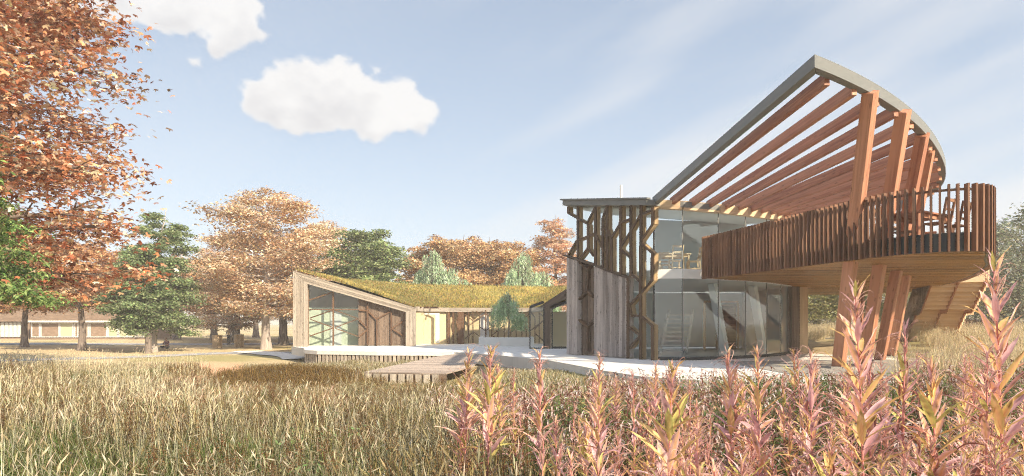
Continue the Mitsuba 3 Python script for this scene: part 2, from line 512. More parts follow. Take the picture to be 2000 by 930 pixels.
def wall_pt(px, py, out=0.0):
    """The point of the tower's wall (a plane) that a photograph point shows."""
    rx = (px - 1000) / F
    s = (L2 @ nw + out) / (rx * nw[0] + nw[1])
    return np.array([s * rx, s, Z(py, s)])


def on_wall(u, z, out=0.0):
    p = L2 + tw * u + nw * out
    return np.array([p[0], p[1], z])


def wall_u(px, out=0.0):
    return float((wall_pt(px, 600, out)[:2] - L2) @ tw)


# the curved glass front: equal panes whose joints stand where the photograph shows them
joints = [K2]
for px in (1336, 1403, 1456, 1497, 1525, 1545):
    p = joints[-1]
    r = (px - 1000) / F
    w = 0.96 if len(joints) == 1 else 1.5
    best = None
    for th in np.linspace(-0.5, 1.5, 4001):
        e = p + w * np.array([math.cos(th), math.sin(th)])
        d = abs(e[0] / e[1] - r)
        if best is None or d < best[0]:
            best = (d, e)
    joints.append(best[1])
R2 = joints[-1]
GZ1, FL0, FL1, HEAD = 2.82, 2.82, 3.14, 5.32
A = np.array([[L2[0], L2[1], 1], [K2[0], K2[1], 1], [R2[0], R2[1], 1]])
rc = np.linalg.solve(A, [6.14, 5.36, 5.55])
soffit = lambda x, y: rc[0] * np.asarray(x) + rc[1] * np.asarray(y) + rc[2]
BL2, BR2 = np.array([4.7, 29.8]), np.array([11.8, 31.0])
plan = Polygon([L2, *joints, BR2, BL2])
inset = plan.buffer(-0.12)

sl = part(TB, 'floor_slab', MB().prism(plan.buffer(-0.05), FL0, FL1), 'white_paint')
part(TB, 'ground_floor', MB().prism(inset, 0.004, 0.05), 'dark_floor')
part(TB, 'ceiling', MB().prism(inset, lambda x, y: soffit(x, y) - 0.08, lambda x, y: soffit(x, y) - 0.01), 'grey_plaster')
eave = Polygon([L2 + nw * 0.42 + tw * 0.22, K2 + nw * 0.42 + tw * 0.06, K2 + np.array([0.25, -0.15]), *[j + np.array([0.0, -0.12]) for j in joints[1:]], BR2 + [0.3, 0.3], BL2 + [-0.3, 0.3]])
rf = part(TB, 'roof', MB().prism(eave, soffit, lambda x, y: soffit(x, y) + 0.2), 'grey_metal')
part(rf, 'edge_trim', MB().prism(Polygon([L2 + nw * 0.48 + tw * 0.12, K2 + nw * 0.48 + tw * 0.14, K2 + nw * 0.3 + tw * 0.14, L2 + nw * 0.3 + tw * 0.12]), lambda x, y: soffit(x, y) + 0.203, lambda x, y: soffit(x, y) + 0.26), 'grey_metal')
fp = np.array([X(1213, 25.0), 25.0])
part(rf, 'flue', MB().tube([[*fp, 5.6], [*fp, Z(362, 25.0)]], [0.045, 0.045], 10), 'white_paint', 40)

# left wall: boards, recess with honeycomb, glass, fins
bd = part(TB, 'board_cladding', MB().quad(on_wall(0.02, 0.02, 0.03), on_wall(wall_u(1229), 0.02, 0.03), on_wall(wall_u(1229), Z(545, 22.7), 0.03), on_wall(0.02, Z(503, 25.5), 0.03)), 'dark_timber')


def board_run(px0, px1, w, out, mat):
    """Upright boards between two edges of the wall, cut off along the sloping top."""
    u0, u1 = wall_u(px0, out), wall_u(px1, out)
    n = max(1, round((u1 - u0) / w))
    top = lambda u: np.interp(u, [0, wall_u(1127), wall_u(1160), wall_u(1228)], [Z(500, 25.5), wall_pt(1127, 507)[2], wall_pt(1160, 517)[2], wall_pt(1228, 543)[2]])
    for i in range(n):
        a, b = u0 + (u1 - u0) * i / n + 0.003, u0 + (u1 - u0) * (i + 1) / n - 0.003
        o = out + prng.random() * 0.012
        part(bd, 'plank', MB().hexa([on_wall(a, 0.03, 0.035), on_wall(b, 0.03, 0.035), on_wall(b, 0.03, o), on_wall(a, 0.03, o),
                                     on_wall(a, top(a), 0.035), on_wall(b, top(b), 0.035), on_wall(b, top(b), o), on_wall(a, top(a), o)]), mat)


board_run(1107, 1127, 0.17, 0.30, 'weathered_timber')
board_run(1129, 1159, 0.17, 0.06, 'dark_timber')
board_run(1160, 1228, 0.17, 0.28, 'weathered_timber')
cap_pts = [wall_pt(1105, 499, 0.17), wall_pt(1127, 506, 0.17), wall_pt(1160, 516.5, 0.17), wall_pt(1230, 543, 0.17)]
mb = MB()
for a, b in zip(cap_pts[:-1], cap_pts[1:]):
    mb.bar(a, b, 0.32, 0.045)
part(bd, 'sill', mb, 'dark_timber')

lt = thing_key = f'{TB}__lattice'
z1 = lambda x, y: (1090 + x / 5.81, 380 + y / 5.81)
z2 = lambda x, y: (1090 + x / 3.875, 480 + y / 3.875)
upper = [((140, 140), (140, 215)), ((140, 215), (345, 330)), ((248, 140), (248, 720)), ((365, 340), (365, 610)), ((350, 335), (445, 150)), ((448, 140), (448, 810)),
         ((230, 530), (430, 450)), ((140, 690), (232, 530)), ((262, 740), (358, 615)), ((365, 610), (425, 700)), ((448, 455), (545, 650)), ((530, 270), (530, 850)),
         ((530, 270), (585, 120)), ((580, 110), (580, 865)), ((580, 380), (630, 505)), ((515, 402), (565, 388)), ((630, 505), (630, 885)), ((625, 505), (730, 330)),
         ((735, 130), (735, 910)), ((715, 330), (850, 280)), ((725, 615), (850, 420)), ((850, 420), (955, 240)), ((725, 620), (850, 725)), ((950, 240), (1090, 180)),
         ((850, 130), (850, 930)), ((965, 125), (965, 930)), ((1100, 150), (1100, 340)), ((1100, 340), (958, 540)), ((955, 545), (1095, 668)), ((1100, 665), (1100, 860))]
lower = [((567, 0), (570, 215)), ((570, 215), (640, 275)), ((642, 0), (642, 862)), ((728, 90), (728, 265)), ((728, 265), (640, 365)), ((640, 365), (560, 450)), ((545, 238), (545, 855)),
         ((560, 448), (575, 535)), ((567, 531), (640, 531)), ((642, 530), (728, 603)), ((732, 600), (732, 866)), ((555, 615), (635, 680)), ((635, 685), (560, 775))]
for conv, rows in ((z1, upper), (z2, lower)):
    for a, b in rows:
        p, q = wall_pt(*conv(*a), 0.17), wall_pt(*conv(*b), 0.17)
        vert = abs(a[0] - b[0]) < 12
        n3 = np.array([*nw, 0])
        fk = part(lt, 'fin', MB().bar(p - n3 * .02, q - n3 * .02, 0.085 if vert else 0.05, 0.20, n3), 'fin_timber')
        part(fk, 'cap', MB().bar(p + n3 * .105, q + n3 * .105, 0.12 if vert else 0.075, 0.05, n3), 'fin_cap')
comb = [((150, 110), (230, 180)), ((230, 180), (262, 140)), ((230, 180), (230, 350)), ((230, 345), (150, 418)), ((230, 345), (268, 390)), ((155, 555), (230, 612)), ((230, 612), (268, 570)), ((230, 612), (230, 805))]
for a, b in comb:
    part(lt, 'strut', MB().bar(wall_pt(*z2(*a), 0.15), wall_pt(*z2(*b), 0.15), 0.07, 0.16, [*nw, 0]), 'fin_cap')
gl = f'{TB}__left_glazing'
us = [0.02, wall_u(1150), wall_u(1195), wall_u(1236), wall_u(1277) + 0.02]
for i in range(4):
    a, b = us[i], us[i + 1]
    zb = 0.05 if i == 3 else float(np.interp((a + b) / 2, [0, wall_u(1228)], [Z(500, 25.5), Z(543, 22.8)])) - 0.35
    za, zt = float(soffit(*(L2 + tw * a))) - 0.02, float(soffit(*(L2 + tw * b))) - 0.02
    part(gl, 'pane', MB().quad(on_wall(a + .01, zb), on_wall(b - .01, zb), on_wall(b - .01, zt), on_wall(a + .01, za)), 'glass')
part(TB, 'corner_mullion', MB().bar([*K2, 0.0], [*K2, float(soffit(*K2))], 0.05, 0.05), 'dark_metal')

gf = f'{TB}__front_glazing'
for i in range(len(joints) - 1):
    a, b = joints[i], joints[i + 1]
    e = (b - a) * 0.012
    for lo, hi in ((0.10, FL0 - 0.02), (FL1 + 0.02, None)):
        ha = hi if hi else float(soffit(*a)) - 0.02
        hb = hi if hi else float(soffit(*b)) - 0.02
        part(gf, 'pane', MB().quad([*(a + e), lo], [*(b - e), lo], [*(b - e), hb], [*(a + e), ha]), 'coated_glass')
    if i:
        part(gf, 'mullion', MB().bar([*a, 0.05], [*a, float(soffit(*a))], 0.012, 0.04), 'grey_metal')
    hz = lambda p: float(soffit(*p))
    part(gf, 'head_beam', MB().bar([*a, hz(a) + 0.06], [*b, hz(b) + 0.06], 0.22, 0.30), 'pale_timber')
    part(gf, 'base_plinth', MB().bar([*a, 0.03], [*b, 0.03], 0.16, 0.14), 'dark_metal')
    part(gf, 'slab_edge', MB().bar([*a, (FL0 + FL1) / 2], [*b, (FL0 + FL1) / 2], 0.10, FL1 - FL0 + 0.01), 'white_paint')
part(TB, 'end_wall', MB().bar([*(R2 + [0.20, 0.15]), 0.0], [*(R2 + [0.20, 0.15]), 5.5], 0.30, 0.34), 'dark_timber')
part(TB, 'end_pier', MB().bar([*(R2 + [0.62, 0.42]), 0.0], [*(R2 + [0.62, 0.42]), FL0 + 0.02], 0.34, 0.42), 'pale_timber')
part(TB, 'side_wall', MB().hexa([[*(R2 + [0.3, 0.5]), z] if k == 0 else [*(BR2 + [0, 0]), z] if k == 1 else [*(BR2 + [-0.25, 0]), z] if k == 2 else [*(R2 + [0.05, 0.5]), z] for z in (0.0, 5.3) for k in range(4)]), 'grey_plaster')
# rooms
part(TB, 'back_wall', MB().bar([*BL2, 1.45], [*BR2, 1.45], 0.2, 2.7), 'room_plaster')
part(TB, 'upper_back_wall', MB().bar([7.0, 30.2, 4.75], [*BR2, 4.75], 0.2, 3.2), 'grey_plaster')
dr_ = part(TB, 'room_door', MB().bar([9.6, 28.9, 1.1], [10.6, 29.1, 1.1], 0.06, 2.1), 'dark_timber')
part(dr_, 'frame', MB().bar([9.0, 28.75, 0.05], [9.0, 28.75, 2.25], 0.09, 0.09).bar([9.0, 28.75, 2.30], [10.7, 29.1, 2.30], 0.09, 0.09).bar([10.7, 29.1, 0.05], [10.7, 29.1, 2.25], 0.09, 0.09), 'pale_timber')
part(TB, 'room_column', MB().bar([8.4, 24.2, 0.05], [7.7, 23.6, FL0], 0.26, 0.26), 'room_plaster')
part(TB, 'room_column', MB().bar([10.6, 25.9, 0.05], [9.9, 25.3, FL0], 0.26, 0.26), 'room_plaster')
rs = f'{TB}__inner_stair'
for i in range(9):
    part(rs, 'tread', MB().box([5.9 + i * 0.10, 24.6 + i * 0.22, 0.18 * i + 0.17], [6.9 + i * 0.1, 24.9 + i * 0.22, 0.18 * i + 0.23]), 'white_paint')
part(rs, 'stringer', MB().bar([5.9, 24.5, 0.1], [6.8, 26.6, 1.8], 0.05, 0.25).bar([6.95, 24.5, 0.1], [7.85, 26.6, 1.8], 0.05, 0.25), 'white_paint')

# pergola roof
zc = lambda y: 5.67 + 0.104 * (21.4 - np.asarray(y, float))               # top of the rim
cp = f'{TB}__canopy'
rim = [(6.02, 12.26), (6.75, 12.6), (7.4, 13.06), (8.2, 13.6), (9.0, 14.2), (9.85, 14.9), (10.6, 15.65), (11.4, 16.5), (12.1, 17.3), (12.85, 18.2), (13.45, 19.1), (13.85, 20.0), (14.0, 20.8), (13.85, 21.8), (13.5, 23.0), (12.9, 24.3)]
rim = np.array(rim)
from scipy.interpolate import splprep, splev
tck, _ = splprep(rim.T, s=0.02)
rim = np.array(splev(np.linspace(0, 1, 60), tck)).T


def rail(pts, zf, w, h, mat, name, parent, mitre=None):
    """One swept bar of upright section along plan points: top at zf, width w to the inside."""
    pts = np.asarray(pts, float)
    tan = np.gradient(pts, axis=0)
    tan /= np.linalg.norm(tan, axis=1, keepdims=True)
    nn = np.stack([-tan[:, 1], tan[:, 0]], 1)
    zt = zf(pts[:, 1])
    ring = np.stack([np.c_[pts, zt], np.c_[pts + nn * w, zt], np.c_[pts + nn * w, zt - h], np.c_[pts, zt - h]], 1)
    if mitre is not None:
        ring[0, 1, :2] = ring[0, 2, :2] = mitre
    Ls = np.concatenate([[0], np.cumsum(np.linalg.norm(np.diff(pts, axis=0), axis=1))])
    mb = MB()
    off = 10 * prng.randint(0, 400)
    for s in range(4):
        a, b = ring[:, s], ring[:, (s + 1) % 4]
        n = len(pts)
        v = np.vstack([a, b])
        i = np.arange(n - 1)
        mb.add(v, np.stack([i, i + 1, i + 1 + n, i + n], 1), np.r_[np.c_[Ls, np.full(n, off + s)], np.c_[Ls, np.full(n, off + s + .3)]])
    for e in (0, -1):
        mb.add(ring[e], [[0, 1, 2, 3]])
    return part(parent, name, mb, mat)


RW, RH = 0.18, 0.26
d1 = np.array([6.02 - 4.90, rim[0][1] - 21.45])
d1 /= np.linalg.norm(d1)
d2 = (rim[1] - rim[0]) / np.linalg.norm(rim[1] - rim[0])
i1, i2 = rim[0] + np.array([-d1[1], d1[0]]) * RW, rim[0] + np.array([-d2[1], d2[0]]) * RW
tt = np.linalg.solve(np.c_[d1, -d2], i2 - i1)[0]
mit_ = i1 + d1 * tt                                                        # the inner corner of the mitred tip
rail(rim, zc, RW, RH, 'grey_metal', 'curved_rim', cp, mit_)
s0, s1 = np.array([4.90, 21.45]), np.array([4.90, 21.45]) + np.array([-d1[1], d1[0]]) * RW
part(cp, 'straight_rim', MB().hexa([[*s0, zc(s0[1])], [*s1, zc(s1[1])], [*s1, zc(s1[1]) - RH], [*s0, zc(s0[1]) - RH], [*rim[0], zc(rim[0][1])], [*mit_, zc(mit_[1])], [*mit_, zc(mit_[1]) - RH], [*rim[0], zc(rim[0][1]) - RH]]), 'grey_metal')
rline, gline = LineString(rim), LineString(joints)
tips = [(1615, 145), (1668, 165), (1712, 187), (1750, 208), (1780, 232), (1803, 256), (1817, 277), (1828, 298), (1834, 318), (1837, 337), (1832, 352), (1822, 366)]
for i, (px, py) in enumerate(tips):
    y = 1200 * 6.50 / (HORIZON - py + 125)
    tip = np.array([X(px, y), y])
    st = np.array(gline.interpolate(0.62 + i * 0.72).coords[0]) + [0, 0.10]
    part(cp, 'beam', MB().bar([*st, float(soffit(*st)) + 0.17], [*tip, float(zc(y)) - 0.25], 0.12, 0.26), 'red_timber')

# leaning columns that carry roof and balcony
cols = [((9.19, 17.3), (7.76, 13.3), 6.28), ((10.43, 18.2), (9.05, 14.2), 6.18), ((12.2, 20.4), (10.36, 15.5), 6.04), ((14.2, 23.0), (11.2, 16.5), 5.94)]
for i, (b, t, z) in enumerate(cols):
    d = np.array([0.62, 0.78, 0])
    c = part(TB, 'leaning_column', MB().bar([*b, 0.02], [*t, z], 0.27, 0.27, [0.5, -0.87, 0], 0.25, 0.25), 'red_timber')
    part(c, 'plinth', MB().prism(Polygon(np.array(b) + np.array([(-.36, -.3), (.36, -.3), (.36, .3), (-.36, .3)])), -0.2, 0.06), 'concrete')
part(TB, 'leaning_column', MB().bar([18.6, 33.0, -0.1], [17.6, 31.0, FL0], 0.28, 0.28, [0.66, -0.75, 0]), 'red_timber')

# balcony
stair_d, stair_w = unit2(-0.38, -0.92), unit2(0.92, -0.38)                # the stair climbs towards the front
stair_top = np.array([17.05, 24.9])
BC = f'{TB}__balcony'
edge = np.array([(6.64, 21.25), (7.15, 19.5), (7.66, 17.65), (8.0, 16.2), (8.31, 14.97), (8.77, 13.93), (9.21, 13.40), (9.75, 13.14), (10.2, 13.28), (10.62, 13.7), (11.3, 14.6), (12.4, 16.0), (13.9, 18.2), (15.3, 20.6), (16.6, 23.0), (17.9, 26.0), (18.9, 28.2)])
tck, _ = splprep(edge.T, s=0.004)
edge = np.array(splev(np.linspace(0, 1, 200), tck)).T
eline = LineString(edge)
dpoly = Polygon([*edge, (19.5, 30.0), (18.5, 33.0), (14.5, 33.0), (R2[0] + 0.5, R2[1] + 1.5), *[j + np.array([0.06, -0.08]) for j in joints[:1:-1]]]).buffer(0)
part(BC, 'deck', MB().prism(dpoly.buffer(-0.10), FL0 + 0.03, FL1), 'deck_timber')
sf = f'{BC}'
for i in range(80):
    c = 11.0 + i * 0.285
    st = Polygon([(4, c + 0.5), (21, c - 1.2), (21, c - 1.2 + 0.278), (4, c + 0.5 + 0.278)]).intersection(dpoly.buffer(-0.064))
    if st.area > 0.03:
        part(BC, 'soffit_plank', MB().prism(st, FL0 - 0.012 * prng.random(), FL0 + 0.026), 'gold_timber')
eb = rail(edge[2:], lambda y: np.full(len(y), FL1 + 0.08), 0.06, FL1 - FL0 + 0.08, 'dark_metal', 'edge_band', BC)
rail(edge[2:] , lambda y: np.full(len(y), 4.17), 0.035, 0.05, 'slat_timber', 'handrail', BC)
n = int(eline.length / 0.152)
for i in range(n):
    s = (i + 0.5) * 0.152
    p = np.array(eline.interpolate(s).coords[0])
    q = np.array(eline.interpolate(s + 0.02).coords[0]) - p
    q /= np.linalg.norm(q)
    o = np.array([q[1], -q[0]])
    if np.linalg.norm(p - stair_top - 0.9 * stair_w) < 0.95:
        continue
    c8 = [[*(p + q * a * 0.021 + o * b), z] for z in (2.80, 4.25) for a, b in ((-1, 0.002), (1, 0.002), (1, 0.125), (-1, 0.125))]
    part(BC, 'slat', MB().hexa(c8), 'slat_timber')

# outside stair at the far end of the balcony
ST = f'{TB}__outside_stair'
d, w, top = stair_d, stair_w, stair_top
NR, SW = 16, 1.75
for i in range(NR):
    z = FL1 - 0.01 - (i + 1) * 0.172
    back = 0.85 if i >= 7 else 0.0
    p = top - d * (i * 0.28 + back)                                       # the nosing line above this tread
    a, c = p - d * (0.28 + (0.85 if i == 6 else 0)), p
    part(ST, 'tread', MB().hexa([[*a, z - .045], [*(a + w * SW), z - .045], [*(c + w * SW), z - .045], [*c, z - .045], [*a, z], [*(a + w * SW), z], [*(c + w * SW), z], [*c, z]]), 'stair_timber')
    part(ST, 'riser', MB().bar([*(p + w * 0.01), z + .064], [*(p + w * (SW - .01)), z + .064], 0.024, 0.214), 'stair_timber')
for k in (-0.03, SW / 2, SW + 0.03):
    for i0, i1, bk in ((0, 7, 0.0), (7, NR, 0.85)):
        a = top - d * (i0 * 0.28 + bk) + w * k
        c = top - d * (i1 * 0.28 + bk) + w * k
        za, zb = FL1 - i0 * 0.172 - 0.16, FL1 - i1 * 0.172 - 0.16
        part(ST, 'stringer', MB().bar([*a, za], [*c, zb], 0.05, 0.20), 'red_timber')
    part(ST, 'landing_beam', MB().bar([*(top - d * 1.96 + w * k), FL1 - 7 * .172 - .15], [*(top - d * 2.81 + w * k), FL1 - 7 * .172 - .15], 0.045, 0.18), 'red_timber')
for k in (-0.10, SW + 0.10):
    a0 = top + w * k
    hz_ = lambda t: FL1 - 0.6143 * (min(t, 1.96) + max(0, t - 2.81))
    for i in range(48):
        t = i * 0.11
        p = a0 - d * t
        if k > 0 and i % 2:
            continue
        part(ST, 'baluster', MB().bar([*p, hz_(t) - 0.30], [*p, hz_(t) + 0.98], 0.03, 0.06), 'dark_timber' if k < 0 else 'stair_timber')
    mb = MB()
    for t0, t1 in ((0, 1.96), (1.96, 2.81), (2.81, 5.2)):
        mb.bar([*(a0 - d * t0), hz_(t0) + 1.0], [*(a0 - d * t1), hz_(t1) + 1.0], 0.05, 0.06)
    part(ST, 'handrail', mb, 'dark_timber')

# ------------------------------------------------------------------ tables and chairs
def chair(x, y, z, rot, label, mat='pale_timber', group='wooden ladder-back chairs'):
    k = thing('chair', label, 'chair', group)
    c, s = math.cos(rot), math.sin(rot)
    W = lambda a, b, h: np.array([x + a * c - b * s, y + a * s + b * c, z + h])
    up = W(0, 1, 0) - W(0, 0, 0)
    part(k, 'seat', MB().bar(W(0, -0.21, 0.45), W(0, 0.21, 0.45), 0.43, 0.03), mat)
    for a in (-0.19, 0.19):
        part(k, 'leg', MB().bar(W(a, 0.19, 0.0), W(a, 0.19, 0.44), 0.04, 0.04), mat)
        part(k, 'back_post', MB().bar(W(a, -0.24, 0.0), W(a, -0.20, 0.45), 0.04, 0.045, up).bar(W(a, -0.20, 0.45), W(a, -0.30, 1.0), 0.04, 0.045, up), mat)
    for h, o in ((0.60, -0.228), (0.74, -0.255), (0.95, -0.29)):
        part(k, 'back_slat', MB().bar(W(-0.18, o, h), W(0.18, o, h), 0.02, 0.075 if h > .9 else 0.055), mat)
    part(k, 'stretcher', MB().bar(W(-0.19, -0.02, 0.2), W(0.19, -0.02, 0.2), 0.02, 0.03).bar(W(-0.19, -0.22, 0.17), W(-0.19, 0.19, 0.17), 0.02, 0.03).bar(W(0.19, -0.22, 0.17), W(0.19, 0.19, 0.17), 0.02, 0.03), mat)


def table(x, y, z, rot, L, Wd, label, mat='pale_timber'):
    k = thing('table', label, 'table', 'wooden cafe tables')
    c, s = math.cos(rot), math.sin(rot)
    W = lambda a, b, h: np.array([x + a * c - b * s, y + a * s + b * c, z + h])
    part(k, 'tabletop', MB().bar(W(-L / 2, 0, 0.74), W(L / 2, 0, 0.74), Wd, 0.035), mat)
    part(k, 'apron', MB().bar(W(-L / 2 + .08, -Wd / 2 + .08, 0.67), W(L / 2 - .08, -Wd / 2 + .08, 0.67), 0.022, 0.10).bar(W(-L / 2 + .08, Wd / 2 - .08, 0.67), W(L / 2 - .08, Wd / 2 - .08, 0.67), 0.022, 0.10), mat)
    for a in (-1, 1):
        for b in (-1, 1):
            part(k, 'leg', MB().bar(W(a * (L / 2 - .08), b * (Wd / 2 - .08), 0), W(a * (L / 2 - .08), b * (Wd / 2 - .08), 0.72), 0.065, 0.065), mat)


table(X(1312, 23.4), 23.4, FL1, 0.02, 1.25, 0.8, 'pale wooden table inside the upper corner window')
chair(X(1319, 22.8), 22.75, FL1, 0.05, 'pale ladder-back chair with its back to the upper corner window')
chair(X(1354, 23.0), 23.0, FL1, 1.5, 'pale chair seen side on at the end of the indoor table')
chair(X(1300, 24.4), 24.4, FL1, 3.1, 'pale chair on the far side of the indoor table')
for i, (x, y) in enumerate([(8.4, 19.4), (9.5, 17.3), (9.95, 15.0), (12.2, 18.4), (13.9, 21.4)]):
    nm = ['by the glass wall', 'second from the glass wall', 'at the rounded tip', 'past the second leaning column', 'nearest the outside stair']
    table(x, y, FL1, 1.0 if i != 2 else 0.55, 1.6, 0.8, f'reddish wooden table on the balcony {nm[i]}', 'red_timber')
    r = 1.0 if i != 2 else 0.55
    for j, (a, b, ro) in enumerate([(-0.4, -0.55, 0), (0.4, -0.55, 0), (-0.4, 0.55, math.pi), (0.4, 0.55, math.pi)]):
        xx, yy = x + a * math.cos(r) - b * math.sin(r), y + a * math.sin(r) + b * math.cos(r)
        side = ['near left', 'near right', 'far left', 'far right'][j]
        chair(xx, yy, FL1, r + ro, f'wooden chair at the {side} of the balcony table {nm[i]}', 'slat_timber')

# ------------------------------------------------------------------ the green roofed pavilion
PV = thing('green_roof_pavilion', 'low timber pavilion with meadow roof wrapped round a courtyard', 'building')
A_, B_ = np.array([-12.1, 34.2]), np.array([-5.55, 35.5])                  # front: outer and inner corner
pt = (B_ - A_) / np.linalg.norm(B_ - A_)
pn = np.array([pt[1], -pt[0]])


def pav(px, py, out=0.0):
    rx = (px - 1000) / F
    s = (A_ @ pn) / (rx * pn[0] + pn[1])
    return np.array([s * rx + pn[0] * out, s + pn[1] * out, Z(py, s)])


def pp(px, z, out):
    a = pav(px, 600, out)
    a[2] = z
    return a


fr = f'{PV}__front_frame'
ztop = lambda px: np.interp(px, [575, 812], [pav(575, 530)[2], pav(812, 602)[2]])
zin = lambda px: np.interp(px, [603, 792], [pav(603, 556)[2], pav(792, 610)[2]])


def slab_px(pa, pb, z0a, z0b, z1a, z1b, o0, o1):
    return MB().hexa([pp(pa, z0a, o0), pp(pb, z0b, o0), pp(pb, z0b, o1), pp(pa, z0a, o1), pp(pa, z1a, o0), pp(pb, z1b, o0), pp(pb, z1b, o1), pp(pa, z1a, o1)])


for i in range(4):                                                         # left post: upright boards, mitred
    a, b = 575 + 7 * i + .15, 575 + 7 * (i + 1) - .15
    mit = lambda px: np.interp(px, [575, 603], [ztop(575) - .02, zin(603)])
    part(fr, 'plank', slab_px(a, b, 0.005, 0.005, mit(a), mit(b), -0.2, 0.55 + prng.random() * .01), 'frame_timber')
for i in range(4):                                                         # sloping top: four boards
    f0, f1 = i / 4 + .01, (i + 1) / 4 - .01
    lo = lambda px, f: (1 - f) * np.interp(px, [603, 792], [zin(603), zin(792)]) + f * ztop(px)
    pa0 = 603 - 28 * f0
    pa1 = 603 - 28 * f1
    pb0, pb1 = 792 + 20 * f0, 792 + 20 * f1
    o = 0.55 + prng.random() * .012
    P = lambda px, z, out: pp(px, z, out)
    za0, za1 = lo(603, f0) if i == 0 else np.interp(pa0, [575, 603], [ztop(575), zin(603)]), np.interp(pa1, [575, 603], [ztop(575), zin(603)])
    zb0, zb1 = np.interp(pb0, [792, 812], [zin(792), ztop(812)]), np.interp(pb1, [792, 812], [zin(792), ztop(812)])
    part(fr, 'plank', MB().hexa([P(pa0, za0, -.2), P(pa0, za0, o), P(pa1, za1, o), P(pa1, za1, -.2), P(pb0, zb0, -.2), P(pb0, zb0, o), P(pb1, zb1, o), P(pb1, zb1, -.2)]), 'frame_timber')
for i in range(3):                                                         # right post
    a, b = 792 + 20 / 3 * i + .15, 792 + 20 / 3 * (i + 1) - .15
    mit = lambda px: np.interp(px, [792, 812], [zin(792), ztop(812)])
    part(fr, 'plank', slab_px(a, b, 0.005, 0.005, mit(a) - .01, mit(b) - .01, -0.2, 0.55 + prng.random() * .01), 'frame_timber')
pg = f'{PV}__front_glazing'
for a, b in ((605, 652), (652, 700)):
    part(pg, 'pane', MB().quad(pp(a, 0.06, 0.05), pp(b, 0.06, 0.05), pp(b, zin(b), 0.05), pp(a, zin(a), 0.05)), 'glass')
q5 = lambda x, y: (570 + x / 5.165, 520 + y / 5.165)
for a, b, w in [((163, 185), (163, 800), .12), ((420, 262), (420, 800), .09), ((175, 345), (420, 262), .06), ((180, 438), (670, 440), .045), ((185, 525), (425, 440), .06), ((190, 537), (425, 622), .05), ((440, 445), (670, 530), .05),
                ((185, 705), (425, 622), .06), ((435, 620), (670, 533), .05), ((440, 628), (670, 708), .05)]:
    part(pg, 'strut', MB().bar(pav(*q5(*a), 0.12), pav(*q5(*b), 0.12), w, 0.10, [*pn, 0]), 'strut_timber')
pw = f'{PV}__front_panel'
for i in range(9):
    a, b = 700 + 92 / 9 * i + .1, 700 + 92 / 9 * (i + 1) - .1
    part(pw, 'plank', slab_px(a, b, 0.05, 0.05, zin(a) + .05, zin(b) + .05, 0.0, 0.06 + prng.random() * .01), 'dark_timber')
for a, b, w in [((765, 380), (765, 800), .10), ((770, 455), (858, 540), .08), ((858, 535), (1000, 455), .08), ((858, 540), (858, 800), .08), ((1003, 455), (1003, 800), .08), ((680, 445), (760, 450), .08), ((680, 545), (765, 630), .08), ((765, 640), (680, 712), .08),
                ((1140, 545), (1010, 630), .08), ((1010, 632), (1135, 710), .08), ((1135, 460), (1135, 800), .10)]:
    part(pw, 'strut', MB().bar(pav(*q5(*a), 0.14), pav(*q5(*b), 0.14), w, 0.14, [*pn, 0]), 'strut_timber')

inner = np.array([B_, (-5.35, 37.2), (-3.95, 38.3), (1.3, 38.5), (1.75, 36.0), (1.75, 33.0)])
outer = np.array([A_, (-11.6, 41.0), (-8.6, 46.5), (3.2, 50.0), (9.5, 46.5), (9.5, 37.0)])
# inner walls
part(PV, 'courtyard_wall', MB().hexa([[*p, z] for z in (0.0, 2.0) for p in (B_ + [0, .2], (-5.35, 37.2), (-5.6, 37.25), B_ + [-.3, .2])]), 'cream_plaster')
part(PV, 'courtyard_wall', MB().bar([-5.4, 37.45, 1.0], [-3.95, 38.55, 1.0], 0.1, 2.1), 'cream_plaster')
part(PV, 'courtyard_wall', MB().bar([-3.9, 38.72, 1.0], [2.2, 38.72, 1.0], 0.1, 2.1), 'cream_plaster')
part(PV, 'floor', MB().prism(Polygon([*inner, *outer[::-1]]), -0.2, 0.012), 'pale_paving')
part(PV, 'outer_wall', MB().bar([*(A_ + [0, .3]), 1.95], [*outer[1], 1.95], 0.2, 3.9).bar([*outer[1], 1.95], [*outer[2], 1.95], 0.2, 3.9).bar([*outer[2], 1.95], [*outer[3], 1.95], 0.2, 3.9), 'white_paint')
part(PV, 'inner_partition', MB().bar([-11.95, 35.4, 1.1], [-8.3, 36.1, 1.1], 0.12, 2.2), 'mint_plaster')
part(PV, 'inner_doorway', MB().bar([-10.5, 35.55, 1.0], [-9.9, 35.67, 1.0], 0.06, 2.0), 'grey_plaster')
for (a, b) in zip(inner[:-1], inner[1:]):
    n3 = np.array([*(b - a), 0])
    part(PV, 'eave_fascia', MB().bar([*a, 2.13], [*b, 2.13], 0.22, 0.26), 'silver_timber')
cw = f'{PV}__courtyard_screen'
q6 = lambda x, y: (780 + x / 5.81, 560 + y / 5.81)
cs = 38.3


def cpt(x, y):
    px, py = q6(x, y)
    return np.array([X(px, cs), cs, Z(py, cs)])


